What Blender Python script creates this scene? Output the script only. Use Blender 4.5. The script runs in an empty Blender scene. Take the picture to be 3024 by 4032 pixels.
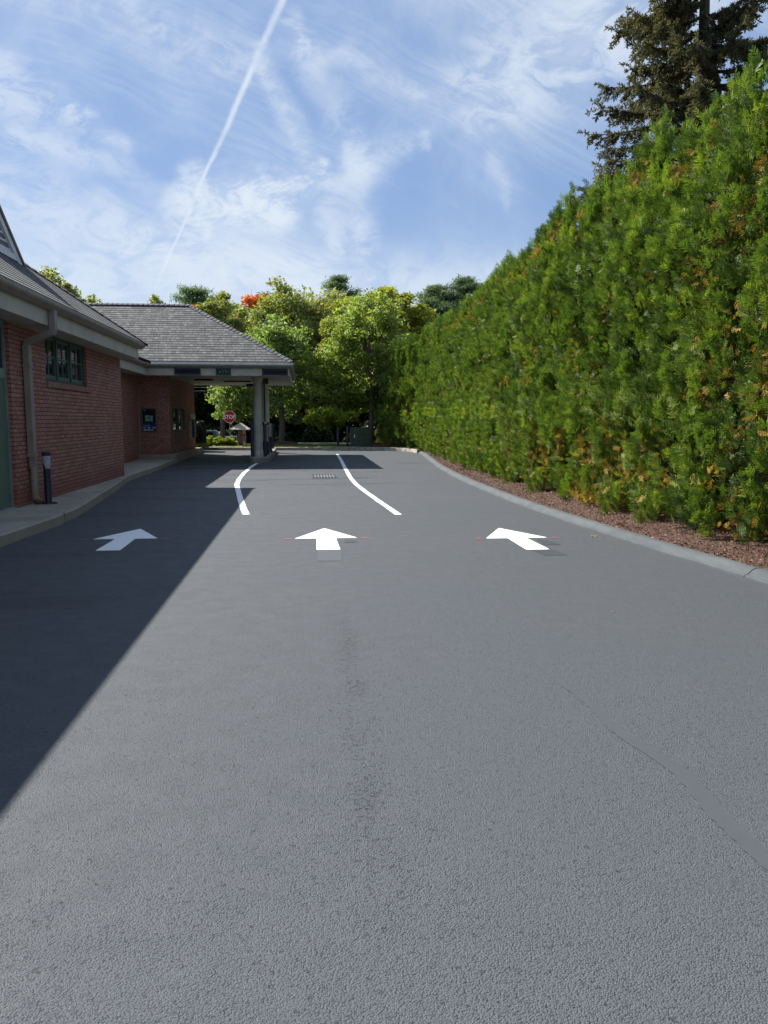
import bpy, math, random
import numpy as np
from mathutils import Vector, Matrix
R = math.radians
scene = bpy.context.scene
C = scene.collection
random.seed(7)

# ---------------------------------------------------------------- camera
cam_d = bpy.data.cameras.new('camera')
cam = bpy.data.objects.new('camera', cam_d); C.objects.link(cam)
cam_d.sensor_fit = 'VERTICAL'; cam_d.sensor_height = 36.0; cam_d.sensor_width = 27.0
cam_d.lens = 3029 / 4032 * 36.0
cam_d.clip_start = 0.05; cam_d.clip_end = 2000
cam.location = (0, 0, 1.6)
cam.rotation_euler = (R(90 - 6.778), 0, R(-5.784))
scene.camera = cam
scene.view_settings.view_transform = 'Standard'
scene.view_settings.look = 'None'
scene.view_settings.gamma = 1.0
scene.view_settings.use_curve_mapping = False
scene.view_settings.exposure = 1.0

# ---------------------------------------------------------------- sun and sky
SUN = Vector((-0.81, 0.73, 1.0)).normalized()       # towards the sun
sd = bpy.data.lights.new('sun', 'SUN'); sun = bpy.data.objects.new('sun', sd); C.objects.link(sun)
sd.energy = 5.0; sd.angle = R(0.5); sd.color = (1.0, 0.95, 0.88)
sun.rotation_euler = SUN.to_track_quat('Z', 'Y').to_euler()
sun.location = (-20, 20, 30)

world = bpy.data.worlds.new('World'); scene.world = world
world.use_nodes = True
wt = world.node_tree; wt.nodes.clear()

class NB:
    """tiny node-graph helper"""
    def __init__(s, t): s.t = t
    def n(s, typ, **kw):
        nd = s.t.nodes.new(typ)
        for k, v in kw.items(): setattr(nd, k, v)
        return nd
    def put(s, sock, v):
        if v is None: return
        if isinstance(v, bpy.types.NodeSocket): s.t.links.new(v, sock)
        else: sock.default_value = v
    def m(s, op, a, b=None, c=None, clamp=False):
        nd = s.n('ShaderNodeMath', operation=op, use_clamp=clamp)
        s.put(nd.inputs[0], a); s.put(nd.inputs[1], b); s.put(nd.inputs[2], c)
        return nd.outputs[0]
    def vm(s, op, a, b=None, out=0):
        nd = s.n('ShaderNodeVectorMath', operation=op)
        s.put(nd.inputs[0], a); s.put(nd.inputs[1], b)
        return nd.outputs['Value'] if out == 'v' else nd.outputs[0]
    def xyz(s, v):
        nd = s.n('ShaderNodeSeparateXYZ'); s.put(nd.inputs[0], v); return nd.outputs
    def comb(s, x, y, z):
        nd = s.n('ShaderNodeCombineXYZ')
        for i, q in enumerate((x, y, z)): s.put(nd.inputs[i], q)
        return nd.outputs[0]
    def noise(s, vec, scale, detail=4, rough=.55, dist=0, col=False, lac=2.0):
        nd = s.n('ShaderNodeTexNoise')
        s.put(nd.inputs['Vector'], vec)
        for k, v in (('Scale', scale), ('Detail', detail), ('Roughness', rough), ('Distortion', dist), ('Lacunarity', lac)):
            nd.inputs[k].default_value = v
        return nd.outputs['Color' if col else 'Fac']
    def ss(s, v, a, b, lo=0.0, hi=1.0):
        nd = s.n('ShaderNodeMapRange', interpolation_type='SMOOTHSTEP')
        s.put(nd.inputs[0], v)
        for i, q in enumerate((a, b, lo, hi)): s.put(nd.inputs[i + 1], q)
        return nd.outputs[0]
    def mix(s, f, a, b, mode='MIX'):
        nd = s.n('ShaderNodeMix', data_type='RGBA', blend_type=mode)
        s.put(nd.inputs[0], f)
        s.put(nd.inputs[6], a if isinstance(a, bpy.types.NodeSocket) else tuple(a) + (1,) if len(a) == 3 else a)
        s.put(nd.inputs[7], b if isinstance(b, bpy.types.NodeSocket) else tuple(b) + (1,) if len(b) == 3 else b)
        return nd.outputs[2]
    def ramp(s, f, stops):
        nd = s.n('ShaderNodeValToRGB'); s.put(nd.inputs[0], f)
        el = nd.color_ramp.elements
        while len(el) < len(stops): el.new(0.5)
        for e, (p, c) in zip(el, stops): e.position = p; e.color = tuple(c) + (1,)
        return nd.outputs[0]

w = NB(wt)
sky = w.n('ShaderNodeTexSky', sky_type='NISHITA', sun_disc=False)
sky.sun_elevation = math.asin(SUN.z)
sky.sun_rotation = math.atan2(SUN.x, SUN.y)
sky.altitude = 50; sky.air_density = 1.0; sky.dust_density = 0.6; sky.ozone_density = 2.0
D = w.n('ShaderNodeTexCoord').outputs['Generated']
dx, dy, dz = w.xyz(D)
# cirrus: the sky map is laid on the vertical plane north of the lot (a = x/y, b = z/y)
yy = w.m('MAXIMUM', dy, 0.12)
A = w.m('DIVIDE', dx, yy); B = w.m('DIVIDE', dz, yy)
P = w.comb(A, B, w.m('MULTIPLY', dy, 0.6))
warp = w.vm('SUBTRACT', w.noise(P, 3.0, 3, .5, col=True), (.5, .5, .5))
Pw = w.vm('ADD', P, w.vm('MULTIPLY', warp, (.11, .11, .11)))
def strands(angle, stretch, scale, lo, hi, seed, detail=7, rough=.62):
    mp = w.n('ShaderNodeMapping', vector_type='POINT')
    w.put(mp.inputs[0], Pw)
    mp.inputs['Rotation'].default_value = (0, 0, R(angle)); mp.inputs['Location'].default_value = (seed, seed * .7, 0)
    mp2 = w.vm('MULTIPLY', mp.outputs[0], (1.0, stretch, 1.0))
    return w.ss(w.noise(mp2, scale, detail, rough, .08), lo, hi), mp2
c1, c1v = strands(22, 3.4, 3.0, .40, .70, 3.1)
c2, c2v = strands(-38, 2.8, 4.0, .44, .72, 7.7)
c3, c3v = strands(75, 2.4, 5.0, .45, .72, 11.3)
base = w.ss(w.noise(Pw, 2.0, 4, .55), .32, .72)
fib = w.noise(w.vm('MULTIPLY', c1v, (1.0, 5.0, 1.0)), 9.0, 6, .6, .1)
veil = w.m('ADD', w.m('ADD', w.m('MULTIPLY', c1, w.ss(fib, .3, .68, .35, 1.25)), w.m('MULTIPLY', c2, .55)), w.m('MULTIPLY', c3, .4))
veil = w.m('ADD', w.m('MULTIPLY', veil, w.m('MULTIPLY_ADD', base, .75, .25)), w.m('MULTIPLY', base, .32))
wn = w.vm('SUBTRACT', w.noise(P, 7.0, 6, .62, col=True), (.5, .5, .5))
Pf = w.vm('ADD', P, w.vm('MULTIPLY', wn, (.085, .085, .085)))
fa, fb, _ = w.xyz(Pf)
def wisp(p0, p1, w0, w1, amt, soft=1.0):
    """soft streak between two points of the sky map, half-widths w0 -> w1"""
    ux, uy = p1[0] - p0[0], p1[1] - p0[1]; L = math.hypot(ux, uy); ux /= L; uy /= L
    rx = w.m('SUBTRACT', fa, p0[0]); ry = w.m('SUBTRACT', fb, p0[1])
    t = w.m('ADD', w.m('MULTIPLY', rx, ux), w.m('MULTIPLY', ry, uy))
    tc = w.m('MAXIMUM', w.m('MINIMUM', t, L), 0.0)
    px = w.m('SUBTRACT', rx, w.m('MULTIPLY', tc, ux)); py = w.m('SUBTRACT', ry, w.m('MULTIPLY', tc, uy))
    dd = w.m('SQRT', w.m('ADD', w.m('MULTIPLY', px, px), w.m('MULTIPLY', py, py)))
    ww = w.m('MULTIPLY_ADD', tc, (w1 - w0) / L, w0)
    q = w.m('DIVIDE', dd, ww)
    return w.m('MULTIPLY', w.ss(q, 0.0, 1.6 * soft, 1.0, 0.0), amt)
W = [((-.128, .270), (-.02, .300), .026, .012, 1.7), ((-.128, .270), (-.03, .258), .022, .014, 1.5),
     ((-.03, .268), (.022, .325), .022, .006, 1.1), ((-.105, .262), (-.108, .225), .012, .004, .5),
     ((-.37, .262), (-.16, .215), .022, .020, .6), ((-.20, .222), (.00, .175), .022, .02, .45),
     ((-.36, .40), (-.22, .335), .020, .010, .8), ((-.34, .34), (-.10, .25), .012, .012, .5), ((-.06, .44), (.02, .30), .010, .010, .5), ((-.34, .53), (-.08, .43), .030, .022, .45),
     ((.0, .46), (.14, .40), .010, .008, .4), ((-.01, .47), (.06, .35), .014, .014, .55),
     ((.07, .31), (.075, .225), .016, .014, .8), ((.035, .30), (.04, .22), .012, .010, .6),
     ((.07, .325), (.15, .345), .016, .006, .5), ((.38, .47), (.22, .37), .045, .015, .5),
     ((.45, .56), (.22, .42), .05, .03, .7), ((.245, .325), (.255, .28), .008, .005, .35),
     ((-.40, .18), (.30, .165), .030, .030, .5), ((-.40, .08), (.5, .08), .06, .06, .55),
     ((-.35, .32), (-.30, .30), .03, .02, .3), ((.50, .60), (.42, .45), .04, .04, .3)]
tot = w.m('MULTIPLY', veil, .70)
tex = w.ss(w.noise(w.vm('MULTIPLY', Pw, (1.0, 1.6, 1.0)), 15, 7, .68, .6), .36, .62, .15, 1.15)
for q in W: tot = w.m('ADD', tot, w.m('MULTIPLY', wisp(*q, soft=1.5), tex))
# clear blue holes
def hole(p, r, amt):
    ax = w.m('SUBTRACT', fa, p[0]); ay = w.m('SUBTRACT', fb, p[1])
    dd = w.m('SQRT', w.m('ADD', w.m('MULTIPLY', ax, ax), w.m('MULTIPLY', ay, ay)))
    return w.ss(dd, 0, r, 1 - amt, 1.0)
for q in (((.32, .245), .16, .9), ((.13, .28), .10, .75), ((-.17, .30), .11, .6), ((.13, .46), .08, .7), ((.03, .395), .05, .4)):
    tot = w.m('MULTIPLY', tot, hole(*q))
# contrail: great circle through two sky points
qa = Vector((-.022, 1, .503)); qb = Vector((-.177, 1, .175)); nrm = qa.cross(qb).normalized()
wob = w.m('MULTIPLY', w.m('SUBTRACT', w.noise(P, 18, 4, .6), .5), .006)
ca = w.m('ABSOLUTE', w.m('ADD', w.vm('DOT_PRODUCT', D, tuple(nrm), 'v'), wob))
cw = w.ss(B, .17, .50, .0018, .0045)
con = w.ss(w.m('DIVIDE', ca, cw), 0.0, 1.6, 1.0, 0.0)
con = w.m('MULTIPLY', con, w.m('MULTIPLY', w.ss(B, .150, .185), w.ss(w.noise(P, 16, 5, .65), .28, .62, .40, .9)))
con = w.m('MULTIPLY', con, w.ss(dy, 0, .2))
# haze towards the horizon
tot = w.m('ADD', tot, w.ss(dz, 0.0, .27, .85, 0.0))
tot = w.m('SUBTRACT', 1.0, w.m('EXPONENT', w.m('MULTIPLY', tot, -1.15)))
tot = w.m('MAXIMUM', tot, w.m('MULTIPLY', con, .78))
SKYK = 0.078
skyc = w.mix(1.0, sky.outputs[0], (.84, .90, 1.02), 'MULTIPLY')
skyc = w.mix(.72, skyc, (1.60, 2.45, 4.15))
cloud = (4.9, 5.45, 6.1)
col = w.mix(tot, skyc, cloud)
col = w.mix(w.m('MULTIPLY', con, .38), col, (5.7, 6.1, 6.6))
bg = w.n('ShaderNodeBackground'); w.put(bg.inputs[0], col); bg.inputs[1].default_value = SKYK
wo = w.n('ShaderNodeOutputWorld'); wt.links.new(bg.outputs[0], wo.inputs[0])

# ---------------------------------------------------------------- helpers
def mat(name, color=(.5, .5, .5), rough=.6, metal=0, spec=None, build=None):
    m = bpy.data.materials.new(name); m.use_nodes = True
    nt = m.node_tree; b = NB(nt); p = nt.nodes['Principled BSDF']
    p.inputs['Base Color'].default_value = tuple(color) + (1,)
    p.inputs['Roughness'].default_value = rough; p.inputs['Metallic'].default_value = metal
    if spec is not None: p.inputs['Specular IOR Level'].default_value = spec
    if build: build(b, p)
    return m
def bump(b, p, h, strength=.5, dist=.01):
    nd = b.n('ShaderNodeBump'); nd.inputs['Strength'].default_value = strength; nd.inputs['Distance'].default_value = dist
    b.put(nd.inputs['Height'], h); b.put(p.inputs['Normal'], nd.outputs[0])
def pos(b): return b.n('ShaderNodeNewGeometry').outputs['Position']
def vary(c, amt=.15, scale=3, bscale=60, bs=.2, bd=.003):
    """weathered plain surface"""
    def f(b, p):
        P = pos(b)
        k = b.noise(P, scale, 5, .6)
        lo = tuple(x * (1 - amt) for x in c); hi = tuple(min(1, x * (1 + amt)) for x in c)
        b.put(p.inputs['Base Color'], b.mix(b.ss(k, .3, .7), lo, hi))
        if bs: bump(b, p, b.noise(P, bscale, 3, .6), bs, bd)
    return f

class MB:
    def __init__(s): s.v = []; s.f = []; s.uv = []
    def face(s, pts, uv=None):
        i = len(s.v); s.v += [tuple(p) for p in pts]; s.f.append(tuple(range(i, i + len(pts)))); s.uv.append(uv)
        return s
    def box(s, x0, x1, y0, y1, z0, z1, rot=0, about=None):
        P = [(x, y, z) for z in (z0, z1) for (x, y) in ((x0, y0), (x1, y0), (x1, y1), (x0, y1))]
        if rot:
            cx, cy = about or ((x0 + x1) / 2, (y0 + y1) / 2); c, q = math.cos(rot), math.sin(rot)
            P = [(cx + (x - cx) * c - (y - cy) * q, cy + (x - cx) * q + (y - cy) * c, z) for x, y, z in P]
        for f in ((3, 2, 1, 0), (4, 5, 6, 7), (0, 1, 5, 4), (1, 2, 6, 5), (2, 3, 7, 6), (3, 0, 4, 7)):
            s.face([P[i] for i in f])
        return s
    def prism(s, poly, z0, z1, bevel=0):
        """vertical prism over a CCW polygon; z may be functions of (x, y)"""
        a = z0 if callable(z0) else (lambda x, y: z0); c = z1 if callable(z1) else (lambda x, y: z1)
        n = len(poly)
        s.face([(x, y, c(x, y)) for x, y in poly]); s.face([(x, y, a(x, y)) for x, y in reversed(poly)])
        for i in range(n):
            x, y = poly[i]; u, v = poly[(i + 1) % n]
            s.face([(x, y, a(x, y)), (u, v, a(u, v)), (u, v, c(u, v)), (x, y, c(x, y))])
        return s
    def tube(s, pts, rad, n=10, caps=True):
        pts = [Vector(p) for p in pts]
        rad = rad if hasattr(rad, '__len__') else [rad] * len(pts)
        rings = []; up = None
        for i, p in enumerate(pts):
            d = (pts[min(i + 1, len(pts) - 1)] - pts[max(i - 1, 0)]).normalized()
            if up is None: up = d.orthogonal().normalized()
            up = (up - d * up.dot(d)).normalized(); sd_ = d.cross(up)
            rings.append([p + (up * math.cos(2 * math.pi * k / n) + sd_ * math.sin(2 * math.pi * k / n)) * rad[i] for k in range(n)])
        b0 = len(s.v)
        for r in rings: s.v += [tuple(q) for q in r]
        for i in range(len(rings) - 1):
            for k in range(n):
                s.f.append((b0 + i * n + k, b0 + i * n + (k + 1) % n, b0 + (i + 1) * n + (k + 1) % n, b0 + (i + 1) * n + k)); s.uv.append(None)
        if caps:
            s.f.append(tuple(b0 + k for k in reversed(range(n)))); s.uv.append(None)
            s.f.append(tuple(b0 + (len(rings) - 1) * n + k for k in range(n))); s.uv.append(None)
        return s
    def lathe(s, c, prof, n=28):
        """prof: list of (r, z); around a vertical axis at c"""
        b0 = len(s.v)
        for r, z in prof:
            s.v += [(c[0] + r * math.cos(2 * math.pi * k / n), c[1] + r * math.sin(2 * math.pi * k / n), c[2] + z) for k in range(n)]
        for i in range(len(prof) - 1):
            for k in range(n):
                s.f.append((b0 + i * n + k, b0 + i * n + (k + 1) % n, b0 + (i + 1) * n + (k + 1) % n, b0 + (i + 1) * n + k)); s.uv.append(None)
        s.f.append(tuple(b0 + k for k in reversed(range(n)))); s.uv.append(None)
        s.f.append(tuple(b0 + (len(prof) - 1) * n + k for k in range(n))); s.uv.append(None)
        return s
    def build(s, name, m, parent=None, bevel=0, smooth=False, uvs=True):
        off = parent_world(parent) if parent else Vector((0, 0, 0))
        me = bpy.data.meshes.new(name)
        me.from_pydata([tuple(Vector(p) - off) for p in s.v], [], s.f)
        if uvs:
            ul = me.uv_layers.new(name='UVMap'); dat = ul.data
            for pi, poly in enumerate(me.polygons):
                nn = poly.normal; cu = s.uv[pi]
                for j, li in enumerate(poly.loop_indices):
                    if cu: dat[li].uv = cu[j]; continue
                    x, y, z = s.v[me.loops[li].vertex_index]
                    if abs(nn.z) > .8: dat[li].uv = (x, y)
                    elif abs(nn.x) > abs(nn.y): dat[li].uv = (y, z)
                    else: dat[li].uv = (x, z)
        me.materials.append(m)
        if smooth:
            me.polygons.foreach_set('use_smooth', [True] * len(me.polygons))
            me.set_sharp_from_angle(angle=R(40))
        o = bpy.data.objects.new(name, me); C.objects.link(o)
        if parent: o.parent = parent
        if bevel:
            bv = o.modifiers.new('bevel', 'BEVEL'); bv.width = bevel; bv.segments = 2; bv.limit_method = 'ANGLE'; bv.angle_limit = R(35)
        return o
def parent_world(o):
    v = Vector(o.location)
    while o.parent: o = o.parent; v += Vector(o.location)
    return v
def tag(o, label, cat, group=None, kind=None):
    o['label'] = label; o['category'] = cat
    if group: o['group'] = group
    if kind: o['kind'] = kind
    return o
def thing(name, label, cat, loc, group=None):
    o = bpy.data.objects.new(name, None); C.objects.link(o); o.location = loc
    o.empty_display_size = .3
    return tag(o, label, cat, group)
def struct(name, mb, m, **kw):
    o = mb.build(name, m, **kw); o['kind'] = 'structure'; return o
def copy_tree(o, loc, label=None, rotz=None, scale=None):
    r = o.copy(); C.objects.link(r); r.location = loc
    if label: r['label'] = label
    if rotz is not None: r.rotation_euler = (0, 0, rotz)
    if scale is not None: r.scale = scale
    def rec(a, b):
        for ch in a.children:
            c = ch.copy(); C.objects.link(c); c.parent = b; rec(ch, c)
    rec(o, r)
    return r
def np_mesh(name, V, F, m, parent=None, tint=None):
    """V (n,3), F (k,4) numpy; tint per vertex"""
    off = np.array(parent_world(parent)) if parent else np.zeros(3)
    me = bpy.data.meshes.new(name)
    me.vertices.add(len(V)); me.vertices.foreach_set('co', (V - off).astype(np.float32).ravel())
    k = F.shape[1]
    me.loops.add(F.size); me.loops.foreach_set('vertex_index', F.astype(np.int32).ravel())
    me.polygons.add(len(F)); me.polygons.foreach_set('loop_start', np.arange(0, F.size, k, dtype=np.int32))
    me.update(calc_edges=True)
    if tint is not None:
        at = me.attributes.new('tint', 'FLOAT', 'POINT'); at.data.foreach_set('value', tint.astype(np.float32))
    me.materials.append(m)
    o = bpy.data.objects.new(name, me); C.objects.link(o)
    if parent: o.parent = parent
    return o

def gz(y):                       # the lot rises gently towards the far kerb
    return max(0.0, .012 * (y - 26))

# ---------------------------------------------------------------- materials
def asphalt_nodes(b, p):
    P = pos(b); x, y, z = b.xyz(P)
    big = b.noise(P, .55, 5, .6); mid = b.noise(P, 5, 5, .6)
    vo = b.n('ShaderNodeTexVoronoi', feature='F1'); b.put(vo.inputs['Vector'], P); vo.inputs['Scale'].default_value = 165; vo.inputs['Randomness'].default_value = 1
    n1 = b.noise(P, 190, 3, .65); n2 = b.noise(P, 42, 4, .65)
    # rough, ravelled band down the middle, smooth sealed sides
    bx = b.m('ABSOLUTE', b.m('SUBTRACT', x, b.m('MULTIPLY_ADD', b.noise(P, 1.4, 4, .6), .22, .16)))
    strip = b.m('MULTIPLY', b.ss(bx, .0, .16, 1.0, 0.0), b.m('MULTIPLY', b.ss(y, 2.0, 3.0), b.m('MULTIPLY', b.ss(y, 4.5, 8.5, 1.0, .0), b.ss(b.noise(P, 2.6, 4, .6), .36, .60, .12, 1.0))))
    band = b.m('MULTIPLY', b.ss(big, .35, .65, .45, 1.0), b.ss(mid, .35, .65, .6, 1.0))
    cr = b.ss(b.m('ABSOLUTE', b.m('SUBTRACT', b.noise(P, 135, 3, .6, .8), .5)), .010, .045, 1.0, 0.0)
    thr = b.m('SUBTRACT', .605, b.m('MULTIPLY', strip, .09))
    cr = b.m('MULTIPLY', cr, b.ss(b.m('SUBTRACT', b.noise(P, 38, 4, .7), thr), -.02, .05))
    pits = b.m('MAXIMUM', cr, b.m('MULTIPLY', strip, b.ss(b.noise(P, 95, 4, .7), .58, .63, 0.0, .45)))
    cell = b.xyz(vo.outputs['Color'])[0]
    base = b.mix(b.ss(big, .3, .7), (.067, .074, .084), (.083, .090, .100))
    base = b.mix(b.m('MULTIPLY', b.ss(mid, .3, .75), .35), base, (.090, .101, .110))
    base = b.mix(b.m('MULTIPLY', b.ss(cell, .2, 1.0), .45), base, (.115, .127, .136))
    base = b.mix(b.m('MULTIPLY', b.ss(vo.outputs['Distance'], .48, .80), .40), base, (.038, .042, .050))
    base = b.mix(b.m('MULTIPLY', b.ss(cell, .07, .01), .5), base, (.040, .044, .050))
    base = b.mix(b.m('MULTIPLY', pits, .95), base, (.012, .014, .018))
    base = b.mix(b.m('MULTIPLY', b.ss(b.noise(P, 210, 2, .5), .70, .78), .5), base, (.24, .24, .24))
    # squeegee streaks left by the sealer round the drain
    sv = b.vm('MULTIPLY', P, (.22, 1.25, 1))
    st = b.ss(b.noise(sv, 1.6, 5, .6, .8), .56, .63)
    reg = b.m('MULTIPLY', b.ss(y, 16.5, 19.5), b.ss(y, 27, 31, 1, 0))
    base = b.mix(b.m('MULTIPLY', b.m('MULTIPLY', st, reg), .75), base, (.030, .034, .042))
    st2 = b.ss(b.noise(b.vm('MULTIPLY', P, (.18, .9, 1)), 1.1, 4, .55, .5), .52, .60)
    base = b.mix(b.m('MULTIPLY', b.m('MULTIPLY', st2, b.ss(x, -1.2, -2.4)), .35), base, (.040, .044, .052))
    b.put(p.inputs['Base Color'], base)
    b.put(p.inputs['Roughness'], b.ss(mid, .3, .7, .62, .74)); p.inputs['Specular IOR Level'].default_value = .22
    hgt = b.m('ADD', b.m('MULTIPLY', b.m('POWER', vo.outputs['Distance'], 2.0), -1.1), b.m('ADD', b.m('MULTIPLY', cell, .45), b.m('ADD', b.m('MULTIPLY', n1, .30), b.m('MULTIPLY', n2, .5))))
    hgt = b.m('SUBTRACT', hgt, b.m('MULTIPLY', pits, 1.3))
    hgt = b.m('MULTIPLY', hgt, b.m('ADD', band, .35))
    bump(b, p, hgt, .7, .0055)
M_asphalt = mat('asphalt', build=asphalt_nodes)
def seam_nodes(b, p):
    P = pos(b)
    b.put(p.inputs['Base Color'], b.mix(b.noise(P, 9, 5, .6), (.054, .063, .071), (.066, .075, .083)))
    bump(b, p, b.noise(P, 70, 3, .6), .25, .003)
    p.inputs['Roughness'].default_value = .58
M_seam = mat('sealer', build=seam_nodes)
def berm_nodes(b, p):
    P = pos(b)
    k = b.noise(b.vm('MULTIPLY', P, (3, 1, 3)), 2.2, 5, .65)
    c = b.mix(b.ss(k, .3, .7), (.070, .080, .088), (.098, .108, .116))
    g = b.noise(P, 90, 3, .6)
    c = b.mix(b.m('MULTIPLY', b.ss(g, .6, .75), .5), c, (.045, .05, .058))
    b.put(p.inputs['Base Color'], c); p.inputs['Roughness'].default_value = .8; p.inputs['Specular IOR Level'].default_value = .2
    bump(b, p, b.m('ADD', g, b.m('MULTIPLY', b.noise(P, 14, 4, .6), 2)), .45, .006)
M_berm = mat('grey_kerb', build=berm_nodes)
def granite(b, p):
    P = pos(b)
    k = b.noise(P, 5, 6, .7)
    c = b.mix(b.ss(k, .35, .65), (.22, .205, .165), (.46, .42, .34))
    c = b.mix(b.ss(b.noise(P, 60, 3, .7), .55, .75), c, (.60, .57, .50))
    b.put(p.inputs['Base Color'], c); p.inputs['Roughness'].default_value = .85
    bump(b, p, b.noise(P, 14, 6, .7), .9, .03)
M_granite = mat('granite', build=granite)
def concrete(b, p):
    P = pos(b)
    k = b.noise(P, 1.6, 6, .65); f = b.noise(P, 75, 4, .7)
    c = b.mix(b.ss(k, .3, .7), (.25, .225, .185), (.37, .34, .29))
    c = b.mix(b.m('MULTIPLY', b.ss(f, .5, .72), .5), c, (.46, .43, .37))
    c = b.mix(b.m('MULTIPLY', b.ss(b.noise(P, 4.5, 5, .6), .60, .72), .5), c, (.10, .088, .070))
    nz = b.xyz(b.n('ShaderNodeNewGeometry').outputs['Normal'])[2]
    c = b.mix(b.ss(nz, .2, .6, .5, 0.0), c, (.15, .13, .085))      # mossy kerb face
    b.put(p.inputs['Base Color'], c); p.inputs['Roughness'].default_value = .88
    bump(b, p, b.m('ADD', b.m('MULTIPLY', f, .5), b.noise(P, 11, 5, .7)), .5, .012)
M_concrete = mat('concrete', build=concrete)
def brick_nodes(bw, rh, c1, c2, mort, offs=.5):
    def f(b, p):
        uv = b.n('ShaderNodeUVMap').outputs[0]; P = pos(b)
        wob = b.vm('MULTIPLY', b.vm('SUBTRACT', b.noise(P, 16, 3, .6, col=True), (.5, .5, .5)), (.012, .012, 0))
        uvw = b.vm('ADD', uv, wob)
        bt = b.n('ShaderNodeTexBrick'); b.put(bt.inputs['Vector'], uvw); bt.offset = offs
        bt.inputs['Scale'].default_value = 1; bt.inputs['Brick Width'].default_value = bw; bt.inputs['Row Height'].default_value = rh
        bt.inputs['Mortar Size'].default_value = .0085; bt.inputs['Mortar Smooth'].default_value = .3; bt.inputs['Bias'].default_value = 0
        bt.inputs['Color1'].default_value = c1 + (1,); bt.inputs['Color2'].default_value = c2 + (1,); bt.inputs['Mortar'].default_value = mort + (1,)
        c = bt.outputs['Color']; fac = bt.outputs['Fac']
        spot = b.m('MULTIPLY', b.ss(b.noise(uv, 17, 4, .65), .48, .72), b.m('SUBTRACT', 1, fac))
        c = b.mix(b.m('MULTIPLY', spot, .55), c, (.58, .34, .27))
        dk = b.ss(b.noise(uv, 7, 4, .6), .60, .74)
        c = b.mix(b.m('MULTIPLY', dk, .4), c, (.15, .045, .035))
        z = b.xyz(P)[2]                                                 # darker red band at the foot, chalky patches
        c = b.mix(b.m('MULTIPLY', b.ss(z, .25, .62, 1, 0), .55), c, (.17, .040, .030))
        c = b.mix(b.m('MULTIPLY', b.ss(b.noise(P, 1.1, 4, .6), .52, .75), .28), c, (.30, .235, .22))
        b.put(p.inputs['Base Color'], c); p.inputs['Roughness'].default_value = .82
        h = b.m('ADD', b.m('MULTIPLY', fac, -1.0), b.m('MULTIPLY', b.noise(uv, 24, 4, .65), .9))
        bump(b, p, h, .85, .016)
    return f
M_brick = mat('brick', build=brick_nodes(.208, .0735, (.245, .094, .070), (.375, .160, .122), (.105, .042, .033)))
M_soldier = mat('sill_brick', build=brick_nodes(.07, .5, (.25, .10, .08), (.33, .15, .12), (.09, .035, .03), 0))
def tan_nodes(b, p):
    P = pos(b)
    b.put(p.inputs['Base Color'], b.mix(b.ss(b.noise(P, 2.5, 5, .6), .3, .7), (.36, .33, .27), (.43, .40, .33)))
    p.inputs['Roughness'].default_value = .55
    bump(b, p, b.noise(P, 30, 3, .5), .12, .003)
M_tan = mat('tan_metal', build=tan_nodes)
M_gutter = mat('gutter_brown', build=vary((.24, .205, .17), .12, 4, 30, .1))
M_drip = mat('pale_flashing', build=vary((.72, .71, .67), .1, 5, 40, .2))
M_soffit = mat('soffit', build=vary((.40, .37, .31), .1, 3, 40, .1))
M_columnp = mat('column_paint', build=vary((.46, .43, .37), .10, 3, 50, .12))
M_green = mat('green_paint', build=vary((.075, .130, .105), .12, 3, 30, .08), rough=.4)
M_greendk = mat('dark_green_frame', build=vary((.035, .075, .062), .15, 4, 30, .08), rough=.35)
M_greenlt = mat('pale_green_trim', build=vary((.16, .23, .20), .12, 4, 30, .08), rough=.4)
M_glass = mat('window_glass', (.008, .012, .014), .04, spec=1.0)
M_signdk = mat('sign_face', (.006, .010, .018), .5, spec=.15)
M_signfr = mat('sign_frame', build=vary((.085, .082, .076), .1, 5, 30, .05), rough=.6)
M_atm = mat('atm_lettering', (.03, .17, .08), .5)
M_black = mat('black_plastic', build=vary((.012, .013, .018), .2, 6, 60, .1), rough=.45)
M_navy = mat('navy_post', build=vary((.012, .016, .034), .2, 5, 50, .12), rough=.5)
M_iron = mat('cast_iron', build=vary((.035, .034, .034), .3, 9, 90, .5), rough=.6)
M_white = mat('white_trim', build=vary((.62, .63, .66), .08, 4, 30, .1), rough=.55)
M_alu = mat('aluminium', (.55, .56, .57), .35, .8)
def paint_nodes(b, p):
    P = pos(b)
    k = b.noise(P, 18, 6, .7)
    c = b.mix(b.ss(k, .50, .70), (.84, .85, .86), (.62, .63, .65))
    c = b.mix(b.m('MULTIPLY', b.ss(b.noise(P, 90, 4, .65), .60, .68), .6), c, (.26, .27, .29))
    b.put(p.inputs['Base Color'], c); p.inputs['Roughness'].default_value = .6
    bump(b, p, b.noise(P, 120, 3, .6), .35, .003)
M_paint = mat('road_paint', build=paint_nodes)
def alpha_paint(c, amt):
    def f(b, p):
        P = pos(b); k = b.ss(b.noise(P, 60, 5, .7), .40, .62, .1, 1)
        b.put(p.inputs['Base Color'], b.mix(b.m('MULTIPLY', k, amt), (.071, .082, .091), c))
        bump(b, p, b.noise(P, 120, 3, .6), .5, .005)
    return f
M_red = mat('red_chalk', build=alpha_paint((.50, .10, .10), .85), rough=.7)
M_ghost = mat('faded_paint', build=alpha_paint((.094, .106, .115), .8), rough=.75, spec=.2)
M_ghostdk = mat('blacked_out_paint', build=alpha_paint((.034, .037, .042), .9), rough=.6, spec=.2)
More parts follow.
